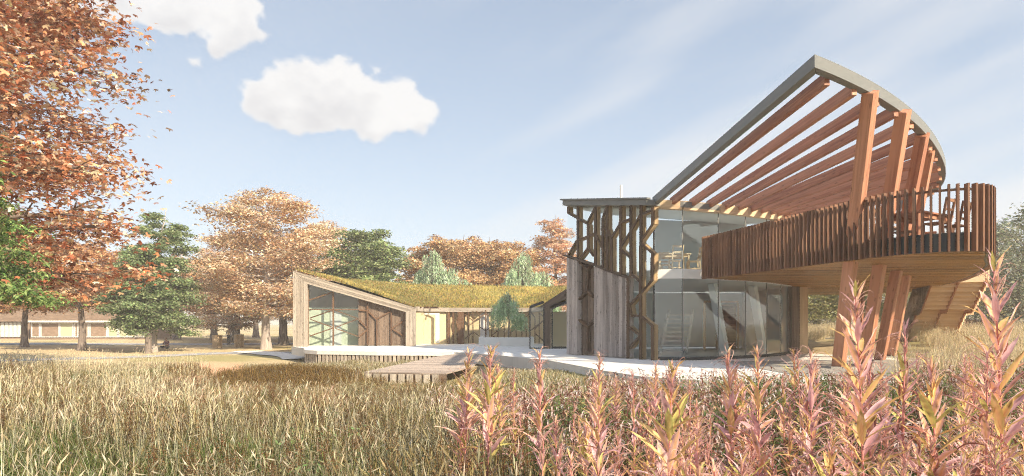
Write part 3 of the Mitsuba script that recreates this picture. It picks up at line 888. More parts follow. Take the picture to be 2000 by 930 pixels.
for a, b, w in [((560, 265), (560, 648), .14), ((612, 270), (612, 648), .10), ((655, 265), (672, 300), .1), ((672, 300), (672, 350), .1), ((672, 350), (650, 390), .1), ((650, 390), (672, 470), .1), ((672, 470), (655, 550), .1), ((655, 550), (668, 648), .1), ((700, 265), (700, 655), .36),
                ((725, 270), (725, 640), .06), ((785, 270), (785, 640), .05), ((835, 270), (835, 640), .06), ((740, 310), (835, 390), .05), ((835, 400), (910, 350), .05), ((870, 275), (910, 320), .05), ((910, 320), (945, 275), .05), ((835, 510), (905, 560), .05), ((750, 590), (830, 520), .05),
                ((980, 265), (980, 590), .07), ((980, 310), (1120, 400), .05), ((910, 350), (980, 310), .05), ((905, 455), (980, 500), .05), ((980, 500), (1050, 450), .05), ((1048, 280), (1048, 590), .06), ((1120, 350), (1120, 590), .08), ((1050, 450), (1120, 450), .05), ((1050, 555), (1190, 440), .06),
                ((1050, 555), (1110, 590), .05), ((1190, 430), (1190, 590), .06), ((1265, 500), (1265, 590), .06), ((1265, 520), (1400, 390), .05), ((1325, 480), (1325, 590), .05), ((1390, 400), (1390, 590), .06), ((1390, 400), (1470, 310), .05), ((1440, 340), (1440, 590), .05), ((1470, 270), (1520, 330), .05)]:
    part(cw, 'strut', MB().bar(cpt(*a), cpt(*b), w, 0.12, [0, -1, 0]), 'strut_timber')
part(cw, 'door', MB().bar([X(938, 38.6), 38.6, 1.0], [X(955, 38.6), 38.6, 1.0], 0.05, 1.9), 'white_paint')
wf = f'{PV}__white_window'
for x0, x1, y0, y1 in ((215, 455, 300, 318), (255, 272, 318, 640), (410, 455, 318, 640), (200, 215, 300, 650)):
    a, b = q6(x0, y0), q6(x1, y1)
    yw = 37.4
    part(wf, 'frame', MB().box([X(a[0], yw), yw - 0.03, Z(b[1], yw)], [X(b[0], yw), yw + 0.03, Z(a[1], yw)]), 'white_paint')
for i in range(3):                                                         # raking poles of the open eave whose shadows fall on the cream wall
    part(PV, 'eave_rafter', MB().bar([-5.3 + i * 0.45, 35.9 + i * .3, 2.22], [-6.6 + i * .45, 37.9 + i * .3, 2.28], 0.07, 0.10), 'strut_timber')
# right end of the pavilion beside the tower
re_ = f'{PV}__right_end'
ry = 31.0
E = lambda px, z, o=0.0: np.array([X(px, ry), ry + o, z])
for i in range(2):
    a, b = 1062 + i * 7, 1069 + i * 7 - .2
    part(re_, 'plank', MB().hexa([E(a, 0.01), E(b, 0.01), E(b, 0.01, .3), E(a, 0.01, .3), E(a, Z(604 - i * 5, ry)), E(b, Z(600 - i * 5, ry)), E(b, Z(600 - i * 5, ry), .3), E(a, Z(604 - i * 5, ry), .3)]), 'dark_timber')
part(re_, 'sloping_beam', MB().hexa([E(1062, Z(603, ry), -.03), E(1062, Z(603, ry), .3), E(1062, Z(596, ry), .3), E(1062, Z(596, ry), -.03), E(1120, Z(578, ry), -.03), E(1120, Z(578, ry), .3), E(1120, Z(556, ry), .3), E(1120, Z(556, ry), -.03)]), 'dark_timber')
part(re_, 'pane', MB().quad(E(1080, 0.1, .1), E(1115, 0.1, .1), E(1115, Z(585, ry), .1), E(1080, Z(602, ry), .1)), 'glass')
part(re_, 'window_frame', MB().bar(E(1078.5, 0.0, .05), E(1078.5, Z(603, ry), .05), 0.07, 0.1, [0, 1, 0]).bar(E(1077, 0.06, .05), E(1117, 0.06, .05), 0.08, 0.1).bar(E(1077, Z(604, ry), .05), E(1117, Z(585, ry), .05), 0.08, 0.1, [0, 1, 0]), 'dark_metal')
part(re_, 'room_wall', MB().box([X(1070, 33), 33, 0], [X(1140, 33), 33.1, 1.9]), 'cream_plaster')
part(re_, 'roof_sheet', MB().hexa([E(1060, Z(597, ry)), E(1060, Z(597, ry), 5), E(1060, Z(595, ry), 5), E(1060, Z(595, ry)), E(1122, Z(557, ry)), E(1122, Z(557, ry), 5), E(1122, Z(554, ry), 5), E(1122, Z(554, ry))]), 'dark_timber')
pb = f'{PV}__porch_box'
for px in (1035, 1062):
    part(pb, 'post', MB().bar(E(px, 0.0), E(px, Z(600, ry)), 0.06, 0.06), 'dark_metal')
part(pb, 'rail', MB().bar(E(1035, 0.03), E(1062, 0.03), 0.06, 0.06).bar(E(1035, Z(600, ry)), E(1062, Z(590, ry)), 0.08, 0.14), 'dark_metal')
part(pb, 'pane', MB().quad(E(1036, 0.06), E(1061, 0.06), E(1061, Z(600, ry)), E(1036, Z(601, ry))), 'glass')
for x0, y0, x1, y1 in ((1490, 280, 1540, 350), (1540, 350, 1540, 640), (1590, 270, 1590, 650), (1540, 480, 1640, 380), (1490, 500, 1590, 420), (1540, 530, 1640, 620), (1590, 300, 1640, 340)):
    a, b = q6(x0, y0), q6(x1, y1)
    part(pb, 'strut', MB().bar(E(a[0], Z(a[1], ry), .25), E(b[0], Z(b[1], ry), .25), 0.05, 0.08, [0, -1, 0]), 'strut_timber')

# meadow roof
def roof_grid():
    il, ol = LineString(inner), LineString(outer)
    n, m = 90, 16
    rows = []
    for i in range(n):
        # corner to corner: both lines have six points
        t = i / (n - 1) * (len(inner) - 1)
        j = min(int(t), len(inner) - 2)
        a = inner[j] + (inner[j + 1] - inner[j]) * (t - j)
        b = outer[j] + (outer[j + 1] - outer[j]) * (t - j)
        for k in range(m):
            s = k / (m - 1)
            p = a + (b - a) * s
            rows.append([p[0], p[1], 2.20 + 2.05 * s + 0.10 * math.sin(s * math.pi)])
    v = np.array(rows)
    v[:, 2] += 0.06 * (meshkit.fbm(v * 1.2, 3, 4) - 0.5)
    i = (np.arange(n - 1)[:, None] * m + np.arange(m - 1)[None]).ravel()
    return v, np.stack([i, i + 1, i + 1 + m, i + m], 1)


rv, rfc = roof_grid()


def turf_fn(p, n, uv):
    g = fbm(p.x * 0.5, p.y * 0.5, 0, 3)
    h = fbm(p.x * 6, p.y * 6, 3, 3)
    c = mix((0.28, 0.21, 0.06), (0.50, 0.38, 0.11), dr.clip(0.6 * g + 0.5 * h, 0, 1))
    return mix(c, (0.20, 0.21, 0.08), smoothstep(0.50, 0.65, g) * 0.7)


M['roof_turf'] = two({'type': 'principled', 'base_color': mikit.proc(turf_fn), 'roughness': 0.95, 'specular': 0.1})
rk = part(PV, 'roof', MB().add(rv, rfc, rv[:, :2]), 'roof_turf', True)
part(PV, 'roof_underside', MB().add(rv - [0, 0, 0.22], rfc[:, ::-1], rv[:, :2]), 'silver_timber', True)

pl = thing('planter', 'long low white wall of the courtyard planter', 'planter')
part(pl, 'wall', MB().box([X(935, 34.6), 34.6, 0.0], [X(1043, 34.6), 34.8, 0.50]).box([X(935, 34.6), 34.81, 0.0], [X(935, 34.6) + .2, 36.6, 0.50]).box([X(1043, 34.6) - .2, 34.81, 0.0], [X(1043, 34.6), 36.6, 0.50]), 'white_paint')
part(pl, 'soil', MB().box([X(935, 34.6) + .2, 34.8, 0.0], [X(1043, 34.6) - .2, 36.6, 0.42]), 'meadow_soil')

# ------------------------------------------------------------------ leaves, trees
RHOMB = (np.array([[0, 0, 0], [.45, .30, .05], [1, 0, -.04], [.45, -.30, .05]]), np.array([[0, 1, 2], [0, 2, 3]]))
SLIM = (np.array([[0, 0, 0], [.45, .16, .04], [1, 0, -.06], [.45, -.16, .04]]), np.array([[0, 1, 2], [0, 2, 3]]))


SEED = (np.array([[0, 0, 0], [.5, .055, 0], [1, 0, -.03], [.5, -.055, 0]]), np.array([[0, 1, 2], [0, 2, 3]]))


def maple():
    a = np.radians([180, 112, 95, 58, 30, 0, -30, -58, -95, -112])
    r = np.array([.10, .40, .58, .78, .38, .98, .38, .78, .58, .40])
    v = np.c_[r * np.cos(a), r * np.sin(a), -0.22 * r ** 2]
    v = np.vstack([[[0, 0, 0]], v]) + [.12, 0, 0]
    n = len(a)
    return v, np.array([[0, i + 1, (i + 1) % n + 1] for i in range(n)])[:, [0, 2, 1]]


MAPLE = maple()


def unit(a):
    return a / (np.linalg.norm(a, axis=-1, keepdims=True) + 1e-12)


def place(mb, tmpl, pos, d, nrm, size, col):
    """Copies of a small leaf at pos, pointing along d, facing nrm."""
    tv, tf = tmpl
    d = unit(d)
    b = unit(np.cross(nrm, d))
    n = np.cross(d, b)
    v = pos[:, None] + size[:, None, None] * (tv[None, :, :1] * d[:, None] + tv[None, :, 1:2] * b[:, None] + tv[None, :, 2:] * n[:, None])
    N, k = len(pos), len(tv)
    f = (np.arange(N) * k)[:, None, None] + tf[None]
    mb.add(v.reshape(-1, 3), f.reshape(-1, 3), None, np.repeat(np.clip(col, 0.004, 0.95), k, 0))


def palette(rng, pal, n, spread=0.18):
    pal = np.array(pal)
    c = pal[rng.integers(0, len(pal), n)]
    return c * (1 + spread * rng.standard_normal((n, 1))) * (1 + 0.05 * rng.standard_normal((n, 3)))


def tree_meshes(seed, H, base, R, prof, limbs, n_leaf, leaf, pal, tmpl=RHOMB, flat=0.30, droop=0.0, r0=None, rise=(8, 40), spread=0.55, tone=0.25, side=None, cl=None):
    """(trunk with limbs, crown). prof(s): relative crown radius at height s in 0..1 between base and H. side: (azimuth, width) keeps limbs to one side."""
    rng = np.random.default_rng(seed)
    tr = MB()
    r0 = r0 or H * 0.022
    hs = np.linspace(0, 1, 12)
    wob = np.c_[np.cumsum(rng.normal(0, .012 * H, 12)) * hs, np.cumsum(rng.normal(0, .012 * H, 12)) * hs]
    path = np.c_[wob, hs * H * 0.96]
    rad = r0 * (1 - hs) ** 0.8 + 0.015
    rad[0] *= 1.35
    tr.tube(path, rad, 9)
    at = lambda h: np.array([np.interp(h, path[:, 2], path[:, i]) for i in range(3)])
    P, S, TONE = [], [], []
    for i in range(limbs):
        s = (i + rng.random() * .8) / limbs
        h = base + (H * 0.95 - base) * s ** 1.05
        az = i * 2.399963 + rng.normal(0, .25)
        if side is not None:
            az = side[0] + rng.uniform(-side[1], side[1])
        L = R * prof(s) * rng.uniform(.78, 1.12)
        el = math.radians(rng.uniform(*rise)) * (0.4 + s)
        p0 = at(h * 0.93)
        d = np.array([math.cos(az) * math.cos(el), math.sin(az) * math.cos(el), math.sin(el)])
        t = np.linspace(0, 1, 6)
        pts = p0 + d * (t * L)[:, None] + np.array([0, 0, -droop * L]) * (t ** 2)[:, None] + rng.normal(0, .02 * L, (6, 3)) * t[:, None]
        lr = max(0.02, np.interp(h, path[:, 2], rad) * 0.45)
        tr.tube(pts, lr * (1 - t * .85), 5, cap=False)
        nb = max(3, int(L * 2.2))
        for j in range(nb):
            tt = rng.uniform(.28, 1.02)
            q = np.array([np.interp(tt, t, pts[:, k]) for k in range(3)])
            sd = rng.choice([-1, 1])
            a2 = az + sd * rng.uniform(.3, 1.1)
            l2 = L * spread * rng.uniform(.25, .75) * (1.15 - tt * .55)
            q2 = q + np.array([math.cos(a2), math.sin(a2), rng.uniform(-.12, .22) - droop * .5]) * l2
            tr.tube([q, (q + q2) / 2 + [0, 0, .03 * l2], q2], [lr * .3, lr * .2, .006], 3, cap=False)
            tn = rng.normal(0, tone)
            for w in np.linspace(.35, 1.0, 3):
                P.append(q + (q2 - q) * w)
                S.append(l2 * .30 + leaf * 1.2)
                TONE.append(tn)
    P, S, TONE = np.array(P), np.array(S), np.array(TONE)
    k = rng.integers(0, len(P), n_leaf)
    off = np.clip(rng.standard_normal((n_leaf, 3)), -1.7, 1.7) * S[k][:, None] * np.array([1, 1, flat])
    pos = P[k] + off
    pos[:, 2] -= 0.12 * (off[:, 0] ** 2 + off[:, 1] ** 2) / (S[k] + 1e-6)
    az = rng.uniform(0, 2 * np.pi, n_leaf)
    d = np.c_[np.cos(az), np.sin(az), rng.normal(-.25 - droop, .35, n_leaf)]
    nrm = unit(np.array([0, 0, 1.0]) + rng.normal(0, .42, (n_leaf, 3)))
    c = palette(rng, pal, n_leaf) * np.exp(TONE[k])[:, None]
    cr = MB()
    place(cr, tmpl, pos, d, nrm, leaf * rng.uniform(.7, 1.35, n_leaf), c)
    return tr, cr


def willow_meshes(seed, H, R, pal, strands=420, leaf=0.13):
    rng = np.random.default_rng(seed)
    tr, cr = MB(), MB()
    tr.tube([[0, 0, 0], [.04, 0, H * .35], [0, .05, H * .75], [0.02, 0, H * .95]], [H * .022, H * .018, H * .01, .01], 7)
    P, D, C = [], [], []
    heads = [(0, 0, 1.0, .55)] + [(.62 * math.cos(a), .62 * math.sin(a), rng.uniform(.55, .9), rng.uniform(.30, .48)) for a in rng.uniform(0, 6.28, 1) + np.arange(6) * 1.05 + rng.normal(0, .2, 6)]
    for i in range(strands):
        hx, hy_, ht, hr = heads[i % len(heads)]
        s = rng.random() ** .8
        az = rng.uniform(0, 2 * np.pi)
        r = R * hr * math.sqrt(max(0, 1 - s ** 2.2)) * rng.uniform(.2, 1.1)
        z0 = H * ht * (.72 + .28 * s) - .1 * r
        L = max(.1, min(z0 - H * .2, rng.uniform(.08, .42) * H))
        cx, cy = R * hx + r * math.cos(az), R * hy_ + r * math.sin(az)
        if i % 7 == 0:
            tr.tube([[0, 0, z0 * .6], [cx * .5, cy * .5, z0 * .88], [cx, cy, z0]], [.022, .014, .005], 3, cap=False)
        n = int(L / (leaf * .42)) + 2
        t = np.linspace(0, 1, n)
        k = 1 + .10 * t
        P.append(np.c_[cx * k, cy * k, z0 - L * t ** 1.15] + rng.normal(0, .03, (n, 3)))
        D.append(np.c_[rng.normal(0, .4, n), rng.normal(0, .4, n), np.full(n, -1.0)])
        C.append(palette(rng, pal, n, .15) * math.exp(rng.normal(0, .28)))
    P, D, C = np.vstack(P), np.vstack(D), np.vstack(C)
    n = len(P)
    place(cr, SLIM, P, D, unit(rng.standard_normal((n, 3))), leaf * rng.uniform(.8, 1.5, n), C)
    return tr, cr


def tree(name, label, meshes, x, y, bark='bark', group=None, rot=0.0, z=None, sc=1.0):
    k = thing(name, label, 'tree', group)
    z = float(gz(x, y)) - 0.05 if z is None else z
    M4 = T().translate([x, y, z]).rotate([0, 0, 1], rot).scale(sc)
    for nm, mb, mat in (('trunk', meshes[0], bark), ('crown', meshes[1], 'leaf')):
        mb.put(part_key(k, nm), mat, nm == 'trunk', to_world=M4)
    return k


RUST = [(.62, .37, .21), (.69, .46, .28), (.52, .28, .15), (.75, .54, .35), (.42, .21, .11)]
PALE_RUST = [(.78, .57, .38), (.82, .65, .46), (.70, .47, .29), (.85, .71, .54), (.56, .35, .21)]
OCHRE = [(.66, .45, .25), (.74, .54, .31), (.54, .34, .18), (.80, .62, .39), (.46, .29, .16)]
GREEN = [(.25, .34, .17), (.31, .40, .20), (.19, .27, .13), (.38, .45, .25)]
DEEP = [(.150, .255, .083), (.225, .330, .112), (.105, .188, .068), (.300, .390, .150)]
MINT = [(.42, .56, .36), (.50, .62, .43), (.33, .46, .29), (.56, .67, .49)]
ball = lambda s: max(.58, math.sqrt(max(0.02, 1 - (1.35 * s - .5) ** 2)))
dome = lambda s: math.sqrt(max(0.02, 1 - (1.25 * s - .30) ** 2 / 1.0)) if s > .24 else .86 + .55 * s
column = lambda s: .75 + .45 * s if s < .35 else max(.42, .92 - .75 * (s - .35))
cone = lambda s: max(.12, 1.0 - .82 * s)

# the big tree on the left, of which the photograph shows the right half of the crown
big = tree_meshes(11, 16.5, 3.0, 6.5, dome, 120, 62000, 0.15, [(.66, .36, .21), (.74, .47, .30), (.50, .21, .11), (.82, .60, .43), (.34, .12, .06)], MAPLE, .30, 0.06, .36, (4, 34), .66, .30)
tree('broadleaf_tree', 'large rust red tree with star shaped leaves filling the left edge', big, -19.4, 18.6, rot=40)
fir = tree_meshes(12, 8.8, 3.1, 2.3, cone, 52, 24000, 0.17, DEEP, SLIM, .2, .25, .16, (-8, 14), .7)
tree('evergreen_tree', 'dark green tree in front of the rust red tree at the far left', fir, -14.6, 15.2)
g1 = tree_meshes(13, 10.9, 1.9, 2.9, column, 60, 32000, 0.19, GREEN, RHOMB, .3, .12, .17, (-6, 22), .65)
tree('evergreen_tree', 'tall green tree with layered branches, left of the orange trees', g1, X(302, 44), 44, bark='pale_bark')
g2 = tree_meshes(14, 8.2, 2.2, 2.3, column, 48, 24000, 0.19, GREEN, RHOMB, .3, .12, .20, (-6, 22), .65)
tree('evergreen_tree', 'green tree with a thick trunk just left of the tall green tree', g2, X(281, 42), 42.5)
o1 = tree_meshes(15, 13.6, 2.9, 5.2, dome, 80, 36000, 0.24, PALE_RUST, RHOMB, .24, .06, .34, (2, 34), .62)
tree('orange_tree', 'tall pale orange tree with a pale trunk left of the pavilion', o1, X(520, 49), 49, bark='pale_bark')
o2 = tree_meshes(16, 15.6, 2.0, 4.8, dome, 66, 32000, 0.27, PALE_RUST, RHOMB, .24, .06, .32, (2, 34), .62)
tree('orange_tree', 'orange tree partly behind the green dome of the tree over the pavilion roof', o2, X(628, 73), 73)
tree('orange_tree', 'orange tree between the tall green tree and the pale trunked tree', o2, X(452, 68), 68, rot=110, sc=.86)
o3 = tree_meshes(17, 9.2, 3.6, 4.2, dome, 52, 22000, 0.22, [(.68, .42, .23), (.76, .50, .30), (.56, .30, .15)], RHOMB, .26, .08, .26, (0, 30), .62)
tree('orange_tree', 'low orange tree above the bungalow roof', o3, X(160, 47), 47, rot=30)
tree('orange_tree', 'orange tree over the left end of the bungalow', o3, X(48, 54), 54, rot=200, sc=1.0)
gd = tree_meshes(18, 10.8, 1.2, 4.5, ball, 84, 60000, 0.28, [(.26, .34, .16), (.32, .40, .19), (.18, .25, .11), (.40, .46, .24)], RHOMB, .28, .05, .3, (4, 40), .6)
tree('round_tree', 'dense round green tree rising behind the meadow roof', gd, X(702, 58), 58)
oc = tree_meshes(19, 11.6, 0.8, 4.4, dome, 66, 30000, 0.29, OCHRE, RHOMB, .22, .06, .28, (2, 30), .64)
for i, (px, y, s, r, nm) in enumerate([(856, 66, 1.0, 0, 'leftmost in the ochre row behind the meadow roof'), (908, 74, 1.10, 80, 'taller, second in the ochre row behind the meadow roof'), (958, 67, .98, 160, 'third in the ochre row behind the meadow roof'),
                                      (1004, 68, .97, 250, 'right end of the ochre row behind the meadow roof'), (800, 74, .72, 300, 'small, beside the round green tree')]):
    tree('ochre_tree', 'layered ochre tree, ' + nm, oc, X(px, y), y, rot=r, sc=s, group='ochre trees behind the pavilion')
op = tree_meshes(20, 13.8, 1.0, 3.6, column, 60, 24000, 0.27, [(.74, .52, .37), (.80, .59, .43), (.66, .40, .27)], RHOMB, .22, .06, .25, (6, 38), .62)
tree('orange_tree', 'slender pale orange tree just left of the timber tower', op, X(1082, 69), 69)
wl = willow_meshes(21, 7.9, 2.2, MINT, 760, .19)
tree('weeping_tree', 'pale green weeping tree, left one behind the meadow roof', wl, X(846, 52.5), 52.5)
wl2 = willow_meshes(22, 6.4, 2.0, MINT, 560, .19)
tree('weeping_tree', 'low pale green weeping tree beside the left weeping tree', wl2, X(882, 53), 53)
tree('weeping_tree', 'pale green weeping tree, right one behind the meadow roof', wl, X(1022, 53), 53, rot=70, sc=.96)
tree('weeping_tree', 'low pale green weeping shrub near the tower behind the roof', wl2, X(1060, 54), 54, rot=70, sc=.92)
wl3 = willow_meshes(24, 2.72, 1.15, [(.44, .60, .38), (.52, .66, .44), (.34, .50, .30), (.56, .68, .42)], 420, .11)
tree('weeping_tree', 'small pale green weeping tree in the courtyard planter', wl3, X(993, 35.3), 35.3, z=0.38)

# dark trunks at the far side of the lawn, left of the pavilion
oth = tree_meshes(25, 11.5, 3.9, 4.4, dome, 40, 11000, 0.28, RUST, RHOMB, .25, .05, .42, (4, 34), .62)
for px, y, r, nm in [(553, 60, 0, 'dark trunked rust tree right behind the pale trunked tree'), (418, 76, 90, 'rust tree with a dark trunk behind the left bin'), (462, 72, 170, 'rust tree with a dark trunk behind the standing person'), (345, 80, 250, 'rust tree far behind the tall green tree'), (200, 98, 20, 'rust tree rising behind the bungalow roof'),
                     (70, 104, 140, 'rust tree far behind the left half of the bungalow'), (650, 84, 200, 'rust tree far behind the pavilion front'), (500, 92, 70, 'rust tree far behind the lane')]:
    tree('rust_tree', nm, oth, X(px, y), y, rot=r, group='rust coloured trees behind the lawn')

# right side: thicket behind the building
YEL = [(.50, .46, .19), (.58, .53, .25), (.38, .38, .17), (.32, .34, .18)]
GREY = [(.36, .40, .28), (.44, .47, .34), (.29, .33, .23), (.50, .49, .36)]
sh = tree_meshes(26, 4.2, .3, 2.2, dome, 40, 9000, 0.16, YEL, RHOMB, .5, 0, .09, (20, 60), .7)
sb = tree_meshes(27, 7.0, .8, 2.6, dome, 52, 6500, 0.15, GREY, RHOMB, .6, 0, .11, (30, 70), .7)
sp = [(1585, 47, sh, 'yellow leaved thicket tree beside the end pier'), (1625, 50, sb, 'grey green thicket tree between end pier and first column'), (1650, 46, sh, 'yellow thicket shrub left of the first leaning column'), (1600, 58, sb, 'thin grey tree far behind the end pier'), (1690, 50, sb, 'grey thicket tree behind the leaning columns'),
      (1722, 47, sh, 'yellow thicket shrub behind the third leaning column'), (1775, 52, sb, 'thin grey tree behind the stair rail'), (1820, 56, sb, 'thin grey tree behind the outside stair'), (1872, 48, sb, 'grey green tree right of the stair top'), (1905, 44, sh, 'yellow green shrub right of the outside stair'),
      (1945, 40, sb, 'grey green tree under the rounded balcony tip'), (1985, 38, sb, 'grey green tree at the right edge'), (2040, 36, sb, 'grey green tree cut by the right edge'), (1965, 50, sb, 'thin tree far behind the right edge'), (1930, 56, sb, 'far thin tree right of the balcony tip'), (1560, 62, sb, 'far grey tree hidden mostly by the end pier')]
for i, (px, y, m, nm) in enumerate(sp):
    tree('thicket_tree', nm, m, X(px, y), y, rot=i * 67, sc=1.0 if m is sh else .95 + .1 * (i % 3), group='thicket trees right of the building')

# ------------------------------------------------------------------ grasses
def blades(mb, rng, n, area, h, w, bend, pal, base_z=0.0, head=0.0, headpal=None, curl=0.0):
    """n blades of grass on a square of the given side; head: share of blades with a seed head."""
    p = np.c_[rng.uniform(-area / 2, area / 2, (n, 2)), np.full(n, base_z)]
    az = rng.uniform(0, 2 * np.pi, n)
    hh = rng.uniform(h[0], h[1], n)
    bd = hh * rng.uniform(bend[0], bend[1], n)
    dx = np.c_[np.cos(az), np.sin(az), np.zeros(n)]
    sd = np.c_[-np.sin(az + rng.normal(0, .6, n)), np.cos(az), np.zeros(n)]
    ww = rng.uniform(w[0], w[1], n)
    t = np.array([0, .4, .75, 1.0])
    cen = p[:, None] + dx[:, None] * (bd[:, None] * t ** 2)[..., None]
    cen[..., 2] += hh[:, None] * (t - curl * t ** 3)
    wid = ww[:, None] * np.array([.8, 1, .7, .12])
    a, b = cen - sd[:, None] * wid[..., None] / 2, cen + sd[:, None] * wid[..., None] / 2
    v = np.concatenate([a, b], 1).reshape(-1, 3)
    q = np.array([[0, 4, 5, 1], [1, 5, 6, 2], [2, 6, 7, 3]])
    tri = np.vstack([q[:, [0, 1, 2]], q[:, [0, 2, 3]]])
    f = ((np.arange(n) * 8)[:, None, None] + tri[None]).reshape(-1, 3)
    c = palette(rng, pal, n, .16)
    mb.add(v, f, None, np.repeat(np.clip(c, .01, .9), 8, 0))
    if head:
        m = int(n * head)
        tip = cen[:m, -1]
        d = unit(cen[:m, -1] - cen[:m, -2])
        for r in range(2):
            place(mb, SEED, tip - d * .05, d, unit(rng.standard_normal((m, 3))), rng.uniform(.06, .15, m), palette(rng, headpal or pal, m, .15))


def docks(mb, rng, n, area, h):
    """Dry brown stalks set with small seeds."""
    for i in range(n):
        p = np.array([rng.uniform(-area / 2, area / 2), rng.uniform(-area / 2, area / 2), 0])
        hh = rng.uniform(*h)
        tip = p + [rng.normal(0, .07), rng.normal(0, .07), hh]
        mb.tube([p, (p + tip) / 2 + rng.normal(0, .01, 3), tip], [.004, .003, .002], 3, (.19, .10, .055), cap=False)
        m = 70
        t = rng.uniform(.45, 1, m)
        q = p + (tip - p) * t[:, None] + rng.normal(0, .022, (m, 3))
        place(mb, RHOMB, q, rng.standard_normal((m, 3)), rng.standard_normal((m, 3)), rng.uniform(.012, .026, m), palette(rng, [(.20, .12, .06), (.27, .17, .09), (.14, .085, .04)], m))


STRAW = [(.47, .44, .31), (.55, .51, .375), (.36, .335, .215), (.65, .62, .48), (.27, .24, .15)]
OLIVE = [(.115, .125, .045), (.17, .175, .07), (.08, .095, .035), (.24, .235, .11)]
FRESH = [(.12, .20, .05), (.18, .27, .08), (.24, .33, .12)]
TAWNY = [(.30, .255, .13), (.22, .18, .085), (.40, .345, .195), (.16, .125, .06)]
rng = np.random.default_rng(77)


def group(name, mb, mat='leaf'):
    scene[name] = {'type': 'shapegroup', 'blade': mb.shape(mat)}


def scatter(name, gname, pts, scl=(.85, 1.2), tilt=4, top=None):
    r = np.random.default_rng(len(pts) * 7 + 1)
    for i, (x, y) in enumerate(pts):
        s = r.uniform(*scl)
        if top is not None:
            s = min(s, (top(x, y) - float(gz(x, y))) / .62 * r.uniform(.85, 1.1))
            if s < .2:
                continue
        m = T().translate([x, y, float(gz(x, y)) - .02]).rotate([0, 0, 1], r.uniform(0, 360)).rotate([1, 0, 0], r.normal(0, tilt)).scale([1, 1, s])
        scene[f'{name}__{scatter.n.setdefault(name, 0) + 1:03d}'] = {'type': 'instance', 'to_world': m, 'g': {'type': 'ref', 'id': gname}}
        scatter.n[name] += 1


scatter.n = {}
for v in range(3):
    mb = MB()
    blades(mb, rng, 1000, 1.1, (.18, .46), (.004, .009), (.1, .7), OLIVE + OLIVE + TAWNY + FRESH[:1], curl=.2)
    blades(mb, rng, 170, 1.1, (.38, .74), (.003, .006), (.05, .45), STRAW + TAWNY, head=.4, headpal=STRAW)
    group(f'grass_patch_{v}', mb)
    mb = MB()
    blades(mb, rng, 360, 1.1, (.35, .74), (.003, .006), (.05, .5), STRAW + TAWNY, head=.5, headpal=TAWNY, curl=.1)
    blades(mb, rng, 460, 1.1, (.2, .42), (.004, .009), (.2, .8), OLIVE + TAWNY, curl=.2)
    docks(mb, rng, 9 if v else 20, 1.1, (.45, .78))
    group(f'straw_patch_{v}', mb)
mb = MB()
blades(mb, rng, 520, 1.1, (.25, .6), (.004, .008), (.1, .5), [(.42, .28, .18), (.48, .36, .23), (.36, .25, .14), (.48, .40, .24)], head=.3)
group('red_patch', mb)
mb = MB()
blades(mb, rng, 900, 1.1, (.2, .52), (.005, .011), (.15, .8), FRESH + OLIVE, curl=.15)
blades(mb, rng, 110, 1.1, (.35, .70), (.003, .006), (.05, .5), STRAW + TAWNY, head=.3)
blades(mb, rng, 30, 1.1, (.3, .6), (.010, .020), (.3, 1.0), STRAW, curl=.5)
group('green_patch', mb)
mb = MB()
blades(mb, rng, 50, 1.1, (.75, 1.15), (.004, .007), (.02, .4), [(.70, .64, .46), (.78, .72, .55), (.58, .50, .32)], head=.9, headpal=[(.72, .66, .48), (.60, .50, .33)])
blades(mb, rng, 30, 1.1, (.35, .75), (.010, .018), (.4, 1.0), [(.74, .66, .47), (.68, .58, .38)], curl=.5)
group('tall_straw', mb)
mb = MB()
blades(mb, rng, 60, 1.1, (.3, .8), (.008, .020), (.5, 1.3), [(.78, .72, .55), (.68, .61, .43), (.56, .48, .31)], curl=.62)
blades(mb, rng, 14, 1.1, (.7, 1.0), (.004, .006), (.3, 1.1), STRAW, head=1, curl=.25)
group('curled_straw', mb)
mb = MB()
docks(mb, rng, 30, 1.1, (.4, .8))
blades(mb, rng, 500, 1.1, (.2, .5), (.004, .010), (.1, .7), [(.22, .16, .085), (.30, .23, .12), (.16, .12, .06)] + OLIVE, curl=.15)
blades(mb, rng, 140, 1.1, (.35, .7), (.003, .006), (.05, .4), STRAW, head=.3)
group('dock_patch', mb)
mb = MB()
blades(mb, rng, 420, 1.6, (.07, .2), (.010, .02), (.1, .9), STRAW + TAWNY)
group('short_grass', mb)
mb = MB()
blades(mb, rng, 620, 1.3, (.14, .36), (.008, .016), (.1, .6), [(.20, .13, .055), (.27, .18, .08), (.14, .09, .04), (.30, .22, .09)])
group('brown_tuft', mb)
mb = MB()
blades(mb, rng, 420, 1.1, (.3, .85), (.006, .012), (.05, .45), [(.66, .56, .38), (.74, .66, .47), (.56, .46, .28)], head=.4)
group('pale_reed', mb)


def wedge(y0, y1, step, px0, px1, r, keep=None):
    out = []
    y = y0
    while y < y1:
        x = X(px0, y)
        while x < X(px1, y):
            a, b = x + r.uniform(-.4, .4) * step, y + r.uniform(-.4, .4) * step
            if keep is None or keep(a, b):
                out.append((a, b))
            x += step
        y += step
    return out


from shapely.prepared import prep
solid_ = prep(TERRACE.buffer(.45).union(bwp.buffer(.6)).union(LineString([(-60, 33.0), (-40, 32.6), (-28, 33.6), (-23, 37.5), (-20.5, 42.0), (-17.5, 43.5), (-12.0, 41.5)]).buffer(1.5)))
free = lambda x, y: not solid_.contains(shapely.Point(x, y))
r = np.random.default_rng(5)
